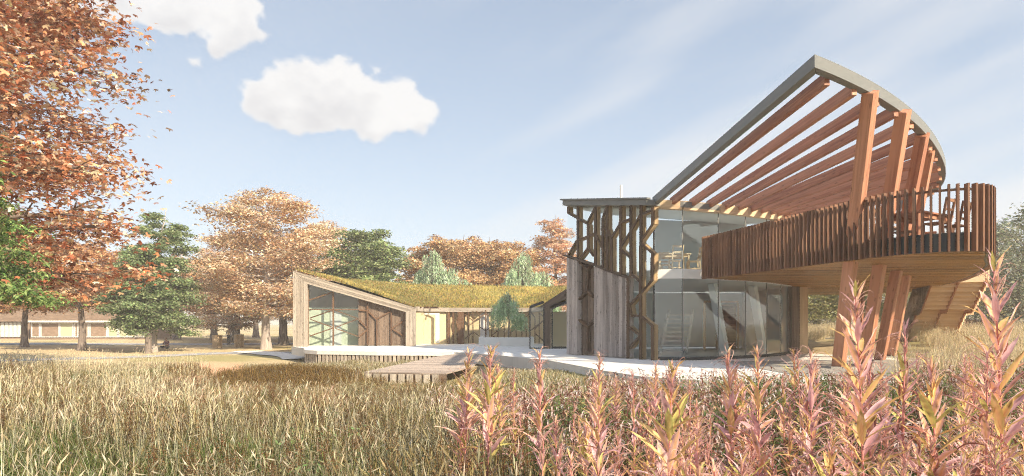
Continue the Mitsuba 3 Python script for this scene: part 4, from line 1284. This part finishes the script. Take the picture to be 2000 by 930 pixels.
# right limit of the open meadow: grass gives way to the red stems
edge_px = lambda y: 1060 if y < 5.5 else np.interp(y, [5.5, 8, 16], [1040, 900, 870])
mead = lambda x, y: free(x, y) and 1000 + F * x / y < edge_px(y) + 30 and not (y > 17.3 + 2.5 * (meshkit.noise(np.array([x * .9, y * .9, 1.0]), 3) - .5) and -11 + 3.5 * (meshkit.noise(np.array([x * .7, y * .7, 2.0]), 5) - .5) < x) and not (y > 15 and x < -8 and y > 24)
# the meadow is rank on the left and lower, flattened, towards the boardwalk
meadow_top = lambda x, y: EYE - (np.interp(1000 + F * x / y, [300, 440], [712, 752]) - HORIZON) / F * y
wild = []
pts = wedge(2.6, 9, .70, -60, 1080, r, mead) + wedge(9, 24, .95, -60, 1080, r, mead)
for i, p in enumerate(pts):
    n = meshkit.fbm(np.array([p[0] * .55, p[1] * .4, 0.0]), 2, 9) + r.normal(0, .09)
    lush = meshkit.noise(np.array([p[0] * .35 + 7, p[1] * .3, 4.0]), 12) + r.normal(0, .1)
    near = max(0.0, (8.0 - p[1]) / 5.0)
    kind = 'red_patch' if 10 < p[1] and r.random() < .3 else 'green_patch' if lush + .42 * near > .58 else 'dock_patch' if n < .39 else f"{'grass' if n < .45 + .14 * near else 'straw'}_patch_{i % 3}"
    sc_ = .62 + .85 * meshkit.noise(np.array([p[0] * .9, p[1] * .7, 9.0]), 14)
    if r.random() < .07:
        continue
    scatter('meadow_grass', kind, [p], (sc_ * .85, sc_ * 1.1), 10, top=meadow_top)
    if p[1] < 10 and r.random() < .10:
        wild.append(p)
    if r.random() < (.6 if 1000 + F * p[0] / p[1] < 380 else .5 if p[1] < 9 else .1) and p[1] > 3.3:
        scatter('meadow_grass', 'tall_straw' if r.random() < .6 else 'curled_straw', [p], (.7, 1.1))
labels['meadow_grass'] = {'kind': 'stuff', 'label': 'tall dry meadow grass filling the left foreground', 'category': 'grass'}
lawn = lambda x, y: free(x, y) and not (abs(x + 10.6 + .5 * (y - 22)) < 1.5 and 17.5 < y < 31)
pts = wedge(17, 27.5, 1.15, 200, 900, r, lawn) + wedge(14, 24, 1.1, 860, 1400, r, lawn)
scatter('lawn_grass', 'short_grass', pts)
labels['lawn_grass'] = {'kind': 'stuff', 'label': 'short straw coloured grass between the decks', 'category': 'grass'}
bank = [(x, y) for x, y in wedge(18.2, 20.9, .6, 455, 735, r, free)] + [(x, y) for x, y in wedge(22.0, 26.0, .8, 275, 365, r, free)]
scatter('bank_grass', 'brown_tuft', bank)
labels['bank_grass'] = {'kind': 'stuff', 'label': 'dark brown rough grass on the low bank before the boardwalk', 'category': 'grass'}
reed = lambda x, y: free(x, y) and x > 9
pts = wedge(14, 22, 1.0, 1790, 2040, r, reed) + wedge(22, 40, 1.6, 1700, 2040, r, reed) + wedge(33, 44, 1.6, 1565, 1710, r, free)
scatter('reed_grass', 'pale_reed', pts, (.8, 1.3))
labels['reed_grass'] = {'kind': 'stuff', 'label': 'pale bleached tall grass right of the building', 'category': 'grass'}
mb = MB()
blades(mb, rng, 300, 1.2, (.5, 1.0), (.02, .05), (.2, .7), [(.26, .13, .08), (.34, .19, .12), (.20, .10, .07)], curl=.2)
group('bracken_patch', mb)
scatter('dead_bracken', 'bracken_patch', wedge(36, 41, 1.0, 1800, 2010, r, free), (.9, 1.5))
labels['dead_bracken'] = {'kind': 'stuff', 'label': 'reddish brown dead bracken before the right hand trees', 'category': 'bracken'}

# grass of the meadow roof
mb = MB()
n = 40000
ii = rng.integers(0, len(rfc), n)
qd = rv[rfc[ii]]
u, w = rng.random((n, 1)), rng.random((n, 1))
pos = (qd[:, 0] * (1 - u) + qd[:, 1] * u) * (1 - w) + (qd[:, 3] * (1 - u) + qd[:, 2] * u) * w
patch = meshkit.noise(pos * .55, 4)[:, None]
col = np.where(patch > .55, palette(rng, [(.50, .42, .15), (.58, .49, .20), (.40, .34, .12)], n), palette(rng, [(.36, .32, .12), (.42, .35, .13), (.28, .29, .11), (.40, .28, .13), (.24, .22, .09)], n))
place(mb, SLIM, pos, np.c_[rng.normal(0, .35, (n, 2)), np.ones(n)], unit(np.c_[rng.standard_normal((n, 2)), np.zeros(n)]), rng.uniform(.07, .22, n), col)
mb.put(part_key(rk, 'grass'), 'leaf')
labels[f'{rk}__grass'] = {'kind': 'stuff', 'label': 'golden brown meadow grass'}

# ------------------------------------------------------------------ the red stems on the right
def lance(rng, L, W, c0, c1, curl, fold=.35, spot=0.0):
    """One long pointed leaf along +x, with a fold at the midrib, its colour running from midrib to edge."""
    t = np.linspace(0, 1, 9)
    wd = W * np.sin(np.pi * np.clip(t, .02, .985) ** .8) ** .9 * .5
    ph = curl * t ** 1.5
    x = np.cumsum(np.r_[0, np.cos(ph[:-1])]) * L / 8
    z = -np.cumsum(np.r_[0, np.sin(ph[:-1])]) * L / 8
    wave = rng.normal(0, .08 * W, (9, 2))
    mid = np.c_[x, 0 * x, z]
    l = np.c_[x, wd, z + wd * fold + wave[:, 0] * t]
    r_ = np.c_[x, -wd, z + wd * fold + wave[:, 1] * t]
    v = np.stack([l, mid, r_], 1).reshape(-1, 3)
    f = []
    for i in range(8):
        for j in (0, 1):
            a = i * 3 + j
            f.append([a, a + 3, a + 4, a + 1])
    c = np.empty((9, 3, 3))
    c[:, 1] = c0
    c[:, 0] = c[:, 2] = c1
    if spot:
        m = rng.random((9, 3)) < spot
        c[m] *= .35
    c *= 1 + rng.normal(0, .08, (9, 3, 1))
    return v, f, np.clip(c.reshape(-1, 3), .01, .9)


PINK, ORANGE, YELLOW, BROWN, MAUVE = np.array([.93, .54, .57]), np.array([.90, .55, .30]), np.array([.84, .68, .27]), np.array([.32, .145, .12]), np.array([.86, .58, .62])


def stem_variant(seed, H, n_leaf, L0, mood):
    """mood: shares of pink, orange, yellow, brown, mauve leaves. The shapegroup of one plant: stem, leaves, seed head."""
    rng = np.random.default_rng(seed)
    g = {'type': 'shapegroup'}
    hs = np.linspace(0, 1, 8)
    bx, by = rng.normal(0, .022, 2)
    path = np.c_[bx * hs ** 2 * H, by * hs ** 2 * H, hs * H]
    g['stem'] = MB().tube(path, .0065 * (1 - .7 * hs) + .0012, 6, (.55, .24, .22)).shape('dyed', True)
    cols = [(ORANGE, PINK), (ORANGE, YELLOW * .9), (YELLOW, np.array([.62, .66, .22])), (BROWN, BROWN * 1.5), (PINK, MAUVE)]
    for i in range(n_leaf):
        s = .12 + .88 * (i + rng.random() * .6) / n_leaf
        p = np.array([np.interp(s, hs, path[:, k]) for k in range(3)])
        az = i * 2.4 + rng.normal(0, .25)
        k = rng.choice(5, p=mood)
        if s < .45 and rng.random() < .5:
            k = 3
        c0, c1 = cols[k]
        L = L0 * (.55 + .65 * math.sin(math.pi * min(1, .15 + s * .82))) * rng.uniform(.75, 1.2) * (1.0 if s < .85 else .75)
        up = math.radians(8 + 58 * s + rng.normal(0, 12)) if k != 3 else math.radians(rng.normal(-15, 30))
        curl = abs(rng.normal(.3, .25)) if k != 3 else rng.uniform(1.2, 3.6)
        v, f, c = lance(rng, L, L * rng.uniform(.12, .185) * (1 if k != 3 else .7), c0 * rng.uniform(.8, 1.15), c1 * rng.uniform(.8, 1.15), curl, .35 if k != 3 else .9, .10 if k != 3 else 0)
        ca, sa, cu, su = math.cos(az), math.sin(az), math.cos(up), math.sin(up)
        R = np.array([[ca * cu, -sa, -ca * su], [sa * cu, ca, -sa * su], [su, 0, cu]])
        g['leaf' if i == 0 else f'leaf_{i:03d}'] = MB().add(v @ R.T + p, f, None, c).shape('leaf', True)
    sh = MB()
    for i in range(16):                                                   # curled empty pods at the top
        a = rng.uniform(0, 6.28)
        z0 = H * rng.uniform(.86, 1.0)
        t = np.linspace(0, 1, 7)
        l = rng.uniform(.05, .11)
        b = np.array([np.interp(z0 / H, hs, path[:, 0]), np.interp(z0 / H, hs, path[:, 1]), z0])
        e = b + np.c_[np.cos(a + 2.2 * t) * l * t, np.sin(a + 2.2 * t) * l * t, l * .9 * np.sin(t * 2.4)]
        sh.tube(e, .0022 * (1 - .6 * t), 3, (.55, .36, .33) if i % 2 else (.36, .20, .17), cap=False)
    g['seed_head'] = sh.shape('dyed')
    return g


moods = [(.52, .18, .07, .05, .18), (.44, .24, .10, .05, .17), (.56, .10, .03, .09, .22), (.22, .12, .03, .42, .21), (.32, .32, .16, .05, .15), (.44, .16, .05, .11, .24), (.18, .08, .02, .50, .22)]
VH = [1.75, 1.55, 1.35, 1.55, 1.25, 1.15, 1.35]
for v, (mo, h) in enumerate(zip(moods, VH)):
    scene[f'stem_kind_{v}'] = stem_variant(40 + v, h, [84, 66, 60, 46, 58, 48, 42][v], [.235, .23, .20, .18, .235, .19, .17][v], mo)


def red_stem(px, py, y, v, label, group=None):
    """A plant at distance y whose top the photograph shows at (px, py)."""
    x = X(px, y)
    g = float(gz(x, y)) - .02
    s = (Z(py, y) - g) / VH[v]
    k = thing('willowherb', label, 'plant', group)
    scene[k] = {'type': 'instance', 'to_world': T().translate([x, y, g]).rotate([0, 0, 1], (px * 37 + v * 91) % 360).scale([min(s, 1.15), min(s, 1.15), s]), 'g': {'type': 'ref', 'id': f'stem_kind_{v}'}}


named = [(1690, 562, 3.6, 0, 'tallest sunlit pink and yellow willowherb in front of the leaning columns'), (1962, 508, 3.5, 0, 'very tall pink and orange willowherb at the right edge'), (907, 690, 5.2, 1, 'leftmost pink and orange willowherb at the edge of the grass'),
         (952, 688, 5.0, 4, 'yellow leaved willowherb second from the grass edge'), (1055, 692, 5.4, 2, 'pale pink willowherb in front of the right end of the pavilion terrace'), (1302, 722, 3.6, 4, 'orange leaved willowherb below the corner of the glass front'), (1168, 742, 4.2, 1, 'pink and orange willowherb in front of the boarded wall'),
         (1432, 690, 4.3, 2, 'pink willowherb before the glass front, left of a brown stem'), (1484, 690, 4.2, 1, 'yellow and orange willowherb before the right half of the glass front'), (1585, 694, 4.8, 2, 'pale feathery willowherb left of the first leaning column'), (1762, 640, 4.0, 3, 'brown curled willowherb just right of the tallest sunlit one'),
         (1832, 715, 3.9, 4, 'orange willowherb with a tall mauve leaf, right of the columns'), (1925, 690, 3.5, 6, 'brown withered willowherb left of the one at the right edge'), (1700, 700, 4.1, 5, 'shorter pink willowherb under the tallest sunlit one'), (1240, 730, 5.2, 3, 'brown withered willowherb left of the orange leaved one')]
for row in named:
    red_stem(*row)
r = np.random.default_rng(31)
spots = []
for i in range(134):
    y = 2.5 + 5.9 * r.random() ** 1.3
    px = r.uniform(1050 if y < 5 else 900, 2030)
    if px < 1080 and y < 3.6:
        px += 200
    v = int(r.choice([0, 1, 1, 2, 2, 4, 4, 5, 5, 3, 6]))
    py = 690 + 235 * max(0, 1 - (y - 2.5) / 5.9) ** 1.4 + r.uniform(-10, 45)
    spots.append((px, py, y, v))
ORD = 'first second third fourth fifth sixth seventh eighth ninth tenth eleventh twelfth thirteenth fourteenth fifteenth sixteenth seventeenth eighteenth nineteenth twentieth'.split()
ORD += ['twenty-' + o for o in ORD[:9]] + ['thirtieth'] + ['thirty-' + o for o in ORD[:9]] + ['fortieth'] + ['forty-' + o for o in ORD[:9]]
LOOK = ['tall pink and orange', 'orange and pink', 'pink feathery', 'brown curled', 'orange and yellow', 'short mixed pink', 'withered brown']
rows = {}
for sp_ in sorted(spots):
    row = 'front' if sp_[2] < 3.6 else 'middle' if sp_[2] < 5.2 else 'back'
    rows.setdefault((row, sp_[3]), []).append(sp_)
for (row, v), l in rows.items():
    for i, sp_ in enumerate(l):
        red_stem(*sp_, f'{LOOK[v]} willowherb, {ORD[i]} of its look from the left in the {row} rank' if len(l) > 1 else f'the only {LOOK[v]} willowherb in the {row} rank', 'willowherb stems in the right foreground')

# dry tangle between them, and green low leaves
for v in range(3):
    mb = MB()
    for i in range(20):
        p = np.array([*rng.uniform(-.5, .5, 2), 0])
        h = rng.uniform(.35, .75)
        tip = p + [rng.normal(0, .08), rng.normal(0, .08), h]
        mb.tube([p, (p + tip) / 2, tip], [.004, .003, .0015], 3, (.24, .11, .085), cap=False)
        for j in range(15):
            q = p + (tip - p) * rng.uniform(.2, 1)
            k = rng.choice(4, p=[.42, .30, .16, .12])
            c = [np.array([.19, .08, .065]), np.array([.78, .66, .63]), np.array([.60, .36, .32]), np.array([.66, .47, .30])][k] * rng.uniform(.75, 1.25)
            L = rng.uniform(.06, .13)
            vv, ff, cc = lance(rng, L, L * .2, c, c * 1.2, rng.uniform(.4, 3.4), .8)
            vv, cc = vv.reshape(9, 3, 3)[::2].reshape(-1, 3), cc.reshape(9, 3, 3)[::2].reshape(-1, 3)
            ff = [[a * 3 + b, a * 3 + b + 3, a * 3 + b + 4, a * 3 + b + 1] for a in range(4) for b in (0, 1)]
            az, up = rng.uniform(0, 6.28), rng.normal(.1, .6)
            ca, sa, cu, su = math.cos(az), math.sin(az), math.cos(up), math.sin(up)
            R = np.array([[ca * cu, -sa, -ca * su], [sa * cu, ca, -sa * su], [su, 0, cu]])
            mb.add(vv @ R.T + q, ff, None, cc)
    group(f'tangle_patch_{v}', mb)
    mb = MB()
    n = 420
    pos = np.c_[rng.uniform(-.55, .55, (n, 2)), rng.uniform(.05, .34, n)]
    az = rng.uniform(0, 6.28, n)
    place(mb, RHOMB, pos, np.c_[np.cos(az), np.sin(az), rng.normal(.1, .4, n)], unit([0, 0, 1] + rng.normal(0, .4, (n, 3))), rng.uniform(.03, .07, n), palette(rng, [(.16, .25, .10), (.22, .32, .14), (.12, .19, .08), (.30, .34, .16)], n))
    blades(mb, rng, 120, 1.1, (.2, .45), (.006, .012), (.2, .8), FRESH + OLIVE)
    group(f'weed_patch_{v}', mb)
brake = lambda x, y: free(x, y) and 1000 + F * x / y > edge_px(y) - 20
pts = wedge(2.3, 7, .55, 880, 2080, r, brake) + wedge(7, 12.6, .8, 870, 2080, r, brake) + wedge(12.6, 17, .9, 1500, 2080, r, lambda x, y: brake(x, y) and x > 8.5)
for i, p in enumerate(pts):
    n = meshkit.noise(np.array([p[0] * .8, p[1] * .8, 3.0]), 6)
    scatter('dry_tangle', f'tangle_patch_{i % 3}', [p], (.8, 1.15))
    if n > .38:
        scatter('green_weeds', f'weed_patch_{i % 3}', [p], (1.1, 1.9))
scatter('green_weeds', 'weed_patch_0', wild, (1.1, 1.8), 8)
labels['dry_tangle'] = {'kind': 'stuff', 'label': 'dry curled brown and pink undergrowth in the right foreground', 'category': 'undergrowth'}
labels['green_weeds'] = {'kind': 'stuff', 'label': 'low green weeds among the dry stems and the meadow grass', 'category': 'weeds'}

# ------------------------------------------------------------------ the bungalow
HB = thing('bungalow', 'long low brown roofed bungalow behind the trees on the left', 'house')
hy, hz0 = 80.0, -0.77
HX = lambda px: X(px, hy)
zt, zbot = Z(630, hy), Z(659, hy)
part(HB, 'wall', MB().box([HX(58), hy + .12, hz0], [HX(285), hy + 8, zt + .1]), 'house_brick')
part(HB, 'wall', MB().box([HX(-60), hy + 2.1, hz0], [HX(32), hy + 10, zt + .1]), 'house_brick')
e = .6
def hip(x0, x1, y0, y1, z0, z1):
    m = (y0 + y1) / 2
    a = [[x0, y0, z0], [x1, y0, z0], [x1, y1, z0], [x0, y1, z0], [x0 + (m - y0) * .8, m, z1], [x1 - (m - y0) * .8, m, z1]]
    mb = MB()
    for q in ((0, 1, 5, 4), (2, 3, 4, 5)):
        mb.quad(*[a[i] for i in q])
    for q in ((1, 2, 5), (3, 0, 4)):
        mb.add([a[i] for i in q], [[0, 1, 2]])
    mb.quad(a[0], a[3], a[2], a[1])
    return mb
part(HB, 'roof', hip(HX(52), HX(292), hy - .8, hy + 8.8, zt + .12, zt + 3.2), 'roof_shingle')
part(HB, 'roof', hip(HX(-75), HX(36), hy + 1.2, hy + 10.8, zt + .12, zt + 3.3), 'roof_shingle')
for i, (a, b, m) in enumerate([(62, 78, 0), (80, 116, 0), (117, 143, 1), (146, 153, 0), (155, 173, 0), (176, 209, 0), (211, 230, 1), (232, 249, 1), (252, 266, 1), (268, 281, 1)]):
    wk = part(HB, 'window', MB().box([HX(a), hy - .02, zbot], [HX(b), hy + .05, zt]), 'curtain_cloth' if m else 'house_brick')
    part(wk, 'frame', MB().box([HX(a) - .05, hy - .06, zbot], [HX(a) + .10, hy + .06, zt]).box([HX(a) + .1, hy - .06, zt - .12], [HX(b) - .1, hy + .06, zt]).box([HX(a) + .1, hy - .06, zbot], [HX(b) - .1, hy + .06, zbot + .1]).box([HX(b) - .1, hy - .06, zbot], [HX(b) + .05, hy + .06, zt]), 'white_paint')
for i in range(7):
    part(HB, 'upright_panel', MB().box([HX(-30 + i * 8.2), hy + 1.9, zbot], [HX(-30 + i * 8.2 + 6), hy + 2.05, zt]), 'white_paint')
part(HB, 'fascia', MB().box([HX(52), hy - .86, zt + .02], [HX(292), hy - .74, zt + .24]), 'white_paint')

# ------------------------------------------------------------------ bins and people
def litter_bin(px, y, label):
    k = thing('litter_bin', label, 'bin', 'round wooden bins by the path')
    x, z = X(px, y), float(gz(X(px, y), y))
    n = 16
    for i in range(n):
        a, b = 2 * math.pi * i / n + .02, 2 * math.pi * (i + 1) / n - .02
        P = lambda t, r_, h: [x + r_ * math.cos(t), y + r_ * math.sin(t), z + h]
        part(k, 'slat', MB().hexa([P(a, .36, .02), P(b, .36, .02), P(b, .39, .02), P(a, .39, .02), P(a, .36, 1.05), P(b, .36, 1.05), P(b, .39, 1.05), P(a, .39, 1.05)]), 'pale_timber')
    part(k, 'liner', MB().tube([[x, y, z], [x, y, z + 1.0]], [.35, .35], 16), 'dark_metal')
    part(k, 'lid', MB().tube([[x, y, z + 1.05], [x, y, z + 1.10]], [.41, .39], 20), 'pale_timber')


litter_bin(424.5, 52.0, 'round slatted wooden bin left of the standing person')
litter_bin(467, 53.5, 'round slatted wooden bin right of the standing person')


def body(bones, res=0.035):
    parts = []
    for (p, r0), (q, r1) in bones:
        s0 = m3.Manifold.sphere(r0, 14).translate(p)
        s1 = m3.Manifold.sphere(r1, 14).translate(q)
        parts.append(m3.Manifold.batch_hull([s0, s1]))
    m = m3.Manifold.batch_boolean(parts, m3.OpType.Add).refine_to_length(res)
    mm = m.to_mesh()
    t = trimesh.Trimesh(mm.vert_properties[:, :3], mm.tri_verts)
    trimesh.smoothing.filter_taubin(t, iterations=6)
    return t


def person(x, y, z, rot, label, J, colours):
    """J: named joints (x right, y ahead, z up) with radii. One continuous body; clothing and hair are children."""
    k = thing('person', label, 'person')
    c, s = math.cos(rot), math.sin(rot)
    M4 = T().translate([x, y, z]).rotate([0, 0, 1], math.degrees(rot))
    b = [(J[a], J[q]) for a, q in BONES]
    hd, hr = np.array(J['head'][0]), J['head'][1]
    for e in (-1, 1):                                                     # hands: palm, four fingers, thumb
        w = np.array(J['hand' + 'LR'[e > 0]][0])
        el = np.array(J['elbow' + 'LR'[e > 0]][0])
        u = unit(w - el)
        for f in range(4):
            o = np.array([0, (f - 1.5) * .019, 0])
            l = (.075, .085, .08, .06)[f]
            b.append(((w + o + u * .03, .010), (w + o + u * (.03 + l * .6), .009)))
            b.append(((w + o + u * (.03 + l * .6), .009), (w + o + u * (.03 + l) + [-.012 * e, 0, 0], .008)))
        b.append(((w + [0, .03, 0], .011), (w + u * .045 + [-.02 * e, .05, 0], .009)))
    b.append(((hd + [0, hr * .9, -.01], .016), (hd + [0, hr * 1.12, -.03], .013)))
    b.append(((hd + [-hr * .95, 0, -.01], .02), (hd + [-hr * .95, 0, .02], .02)))
    b.append(((hd + [hr * .95, 0, -.01], .02), (hd + [hr * .95, 0, .02], .02)))
    t = body(b, .03)
    scene[k] = mikit.ply(t, 'skin', True, uv=np.zeros((len(t.vertices), 2)), color=np.full((len(t.vertices), 3), .5), to_world=M4)
    for nm, bones, mat in colours:
        tt = body([((np.array(p[0]), p[1] + .014), (np.array(q[0]), q[1] + .014)) for p, q in [(J[a], J[q]) for a, q in bones]], .035)
        kk = part_key(k, nm)
        scene[kk] = mikit.ply(tt, mat, True, uv=np.zeros((len(tt.vertices), 2)), color=np.full((len(tt.vertices), 3), .5), to_world=M4)
    h = body([((hd + [0, -.02, .03], hr * 1.02), (hd + [0, -.035, -.02], hr * .98))], .03)
    scene[part_key(k, 'hair')] = mikit.ply(h, 'hair', True, uv=np.zeros((len(h.vertices), 2)), color=np.full((len(h.vertices), 3), .5), to_world=M4)
    f = MB()
    for e in (-1, 1):
        f.add(*[np.array(a) for a in (lambda q: (q.vertices * .012 + hd + [e * .034, hr * .93, .005], q.faces))(trimesh.creation.icosphere(1))])
    f.box(hd + [-.028, hr * .9, -.062], hd + [.028, hr * .95, -.05])
    f.put(part_key(k, 'face'), 'hair', to_world=M4)


M['skin'] = plain((.55, .34, .25), .6, .3)
M['hair'] = plain((.06, .04, .03), .7, .3)
M['white_cloth'] = plain((.66, .64, .60), .9, .1)
M['tan_cloth'] = plain((.36, .27, .19), .9, .1)
M['dark_cloth'] = plain((.045, .045, .055), .9, .1)
M['plum_cloth'] = plain((.20, .09, .12), .9, .1)
BONES = [('pelvis', 'belly'), ('belly', 'chest'), ('chest', 'neck'), ('neck', 'head'), ('chest', 'shoulderL'), ('chest', 'shoulderR'), ('shoulderL', 'elbowL'), ('elbowL', 'handL'), ('shoulderR', 'elbowR'), ('elbowR', 'handR'),
         ('pelvis', 'hipL'), ('pelvis', 'hipR'), ('hipL', 'kneeL'), ('kneeL', 'ankleL'), ('hipR', 'kneeR'), ('kneeR', 'ankleR'), ('ankleL', 'toeL'), ('ankleR', 'toeR')]
TOP = [('pelvis', 'belly'), ('belly', 'chest'), ('chest', 'shoulderL'), ('chest', 'shoulderR'), ('shoulderL', 'elbowL'), ('shoulderR', 'elbowR')]
SLEEVES = [('shoulderL', 'elbowL'), ('elbowL', 'handL'), ('shoulderR', 'elbowR'), ('elbowR', 'handR')]
LEGS = [('pelvis', 'hipL'), ('pelvis', 'hipR'), ('hipL', 'kneeL'), ('kneeL', 'ankleL'), ('hipR', 'kneeR'), ('kneeR', 'ankleR')]
SHOES = [('ankleL', 'toeL'), ('ankleR', 'toeR')]
stand = dict(head=((0, .02, 1.56), .098), neck=((0, 0, 1.42), .055), chest=((0, 0, 1.27), .135), belly=((0, .01, 1.06), .115), pelvis=((0, 0, .93), .13), shoulderL=((-.18, 0, 1.36), .06), shoulderR=((.18, 0, 1.36), .06), elbowL=((-.25, -.03, 1.09), .043), elbowR=((.25, -.03, 1.09), .043),
             handL=((-.25, .05, .85), .032), handR=((.26, .07, .86), .032), hipL=((-.09, 0, .90), .09), hipR=((.09, 0, .90), .09), kneeL=((-.11, .06, .49), .06), kneeR=((.11, -.02, .49), .06), ankleL=((-.11, .04, .08), .04), ankleR=((.12, -.14, .09), .04), toeL=((-.12, .19, .035), .033), toeR=((.13, .0, .035), .033))
sit = dict(head=((0, .10, .78), .098), neck=((0, .05, .64), .055), chest=((0, .02, .48), .13), belly=((0, -.02, .28), .115), pelvis=((0, -.04, .14), .135), shoulderL=((-.18, .03, .57), .06), shoulderR=((.18, .03, .57), .06), elbowL=((-.25, .12, .33), .043), elbowR=((.25, .12, .33), .043),
           handL=((-.10, .30, .30), .032), handR=((.10, .30, .30), .032), hipL=((-.10, .0, .12), .085), hipR=((.10, .0, .12), .085), kneeL=((-.36, .24, .16), .06), kneeR=((.36, .24, .16), .06), ankleL=((.02, .36, .07), .04), ankleR=((-.02, .42, .07), .04), toeL=((.18, .36, .05), .033), toeR=((-.18, .42, .05), .033))
x, y = X(447, 60), 60.0
person(x, y, float(gz(x, y)), math.pi, 'person in a pale top and dark trousers walking between the two bins', stand, [('shirt', TOP, 'tan_cloth'), ('sleeve', SLEEVES, 'white_cloth'), ('trousers', LEGS, 'dark_cloth'), ('shoe', SHOES, 'dark_cloth')])
x, y = X(326, 50), 50.0
person(x, y, float(gz(x, y)), math.pi - .2, 'person in dark clothes sitting cross-legged on the lawn beside the green tree', sit, [('shirt', TOP, 'plum_cloth'), ('trousers', LEGS, 'dark_cloth')])
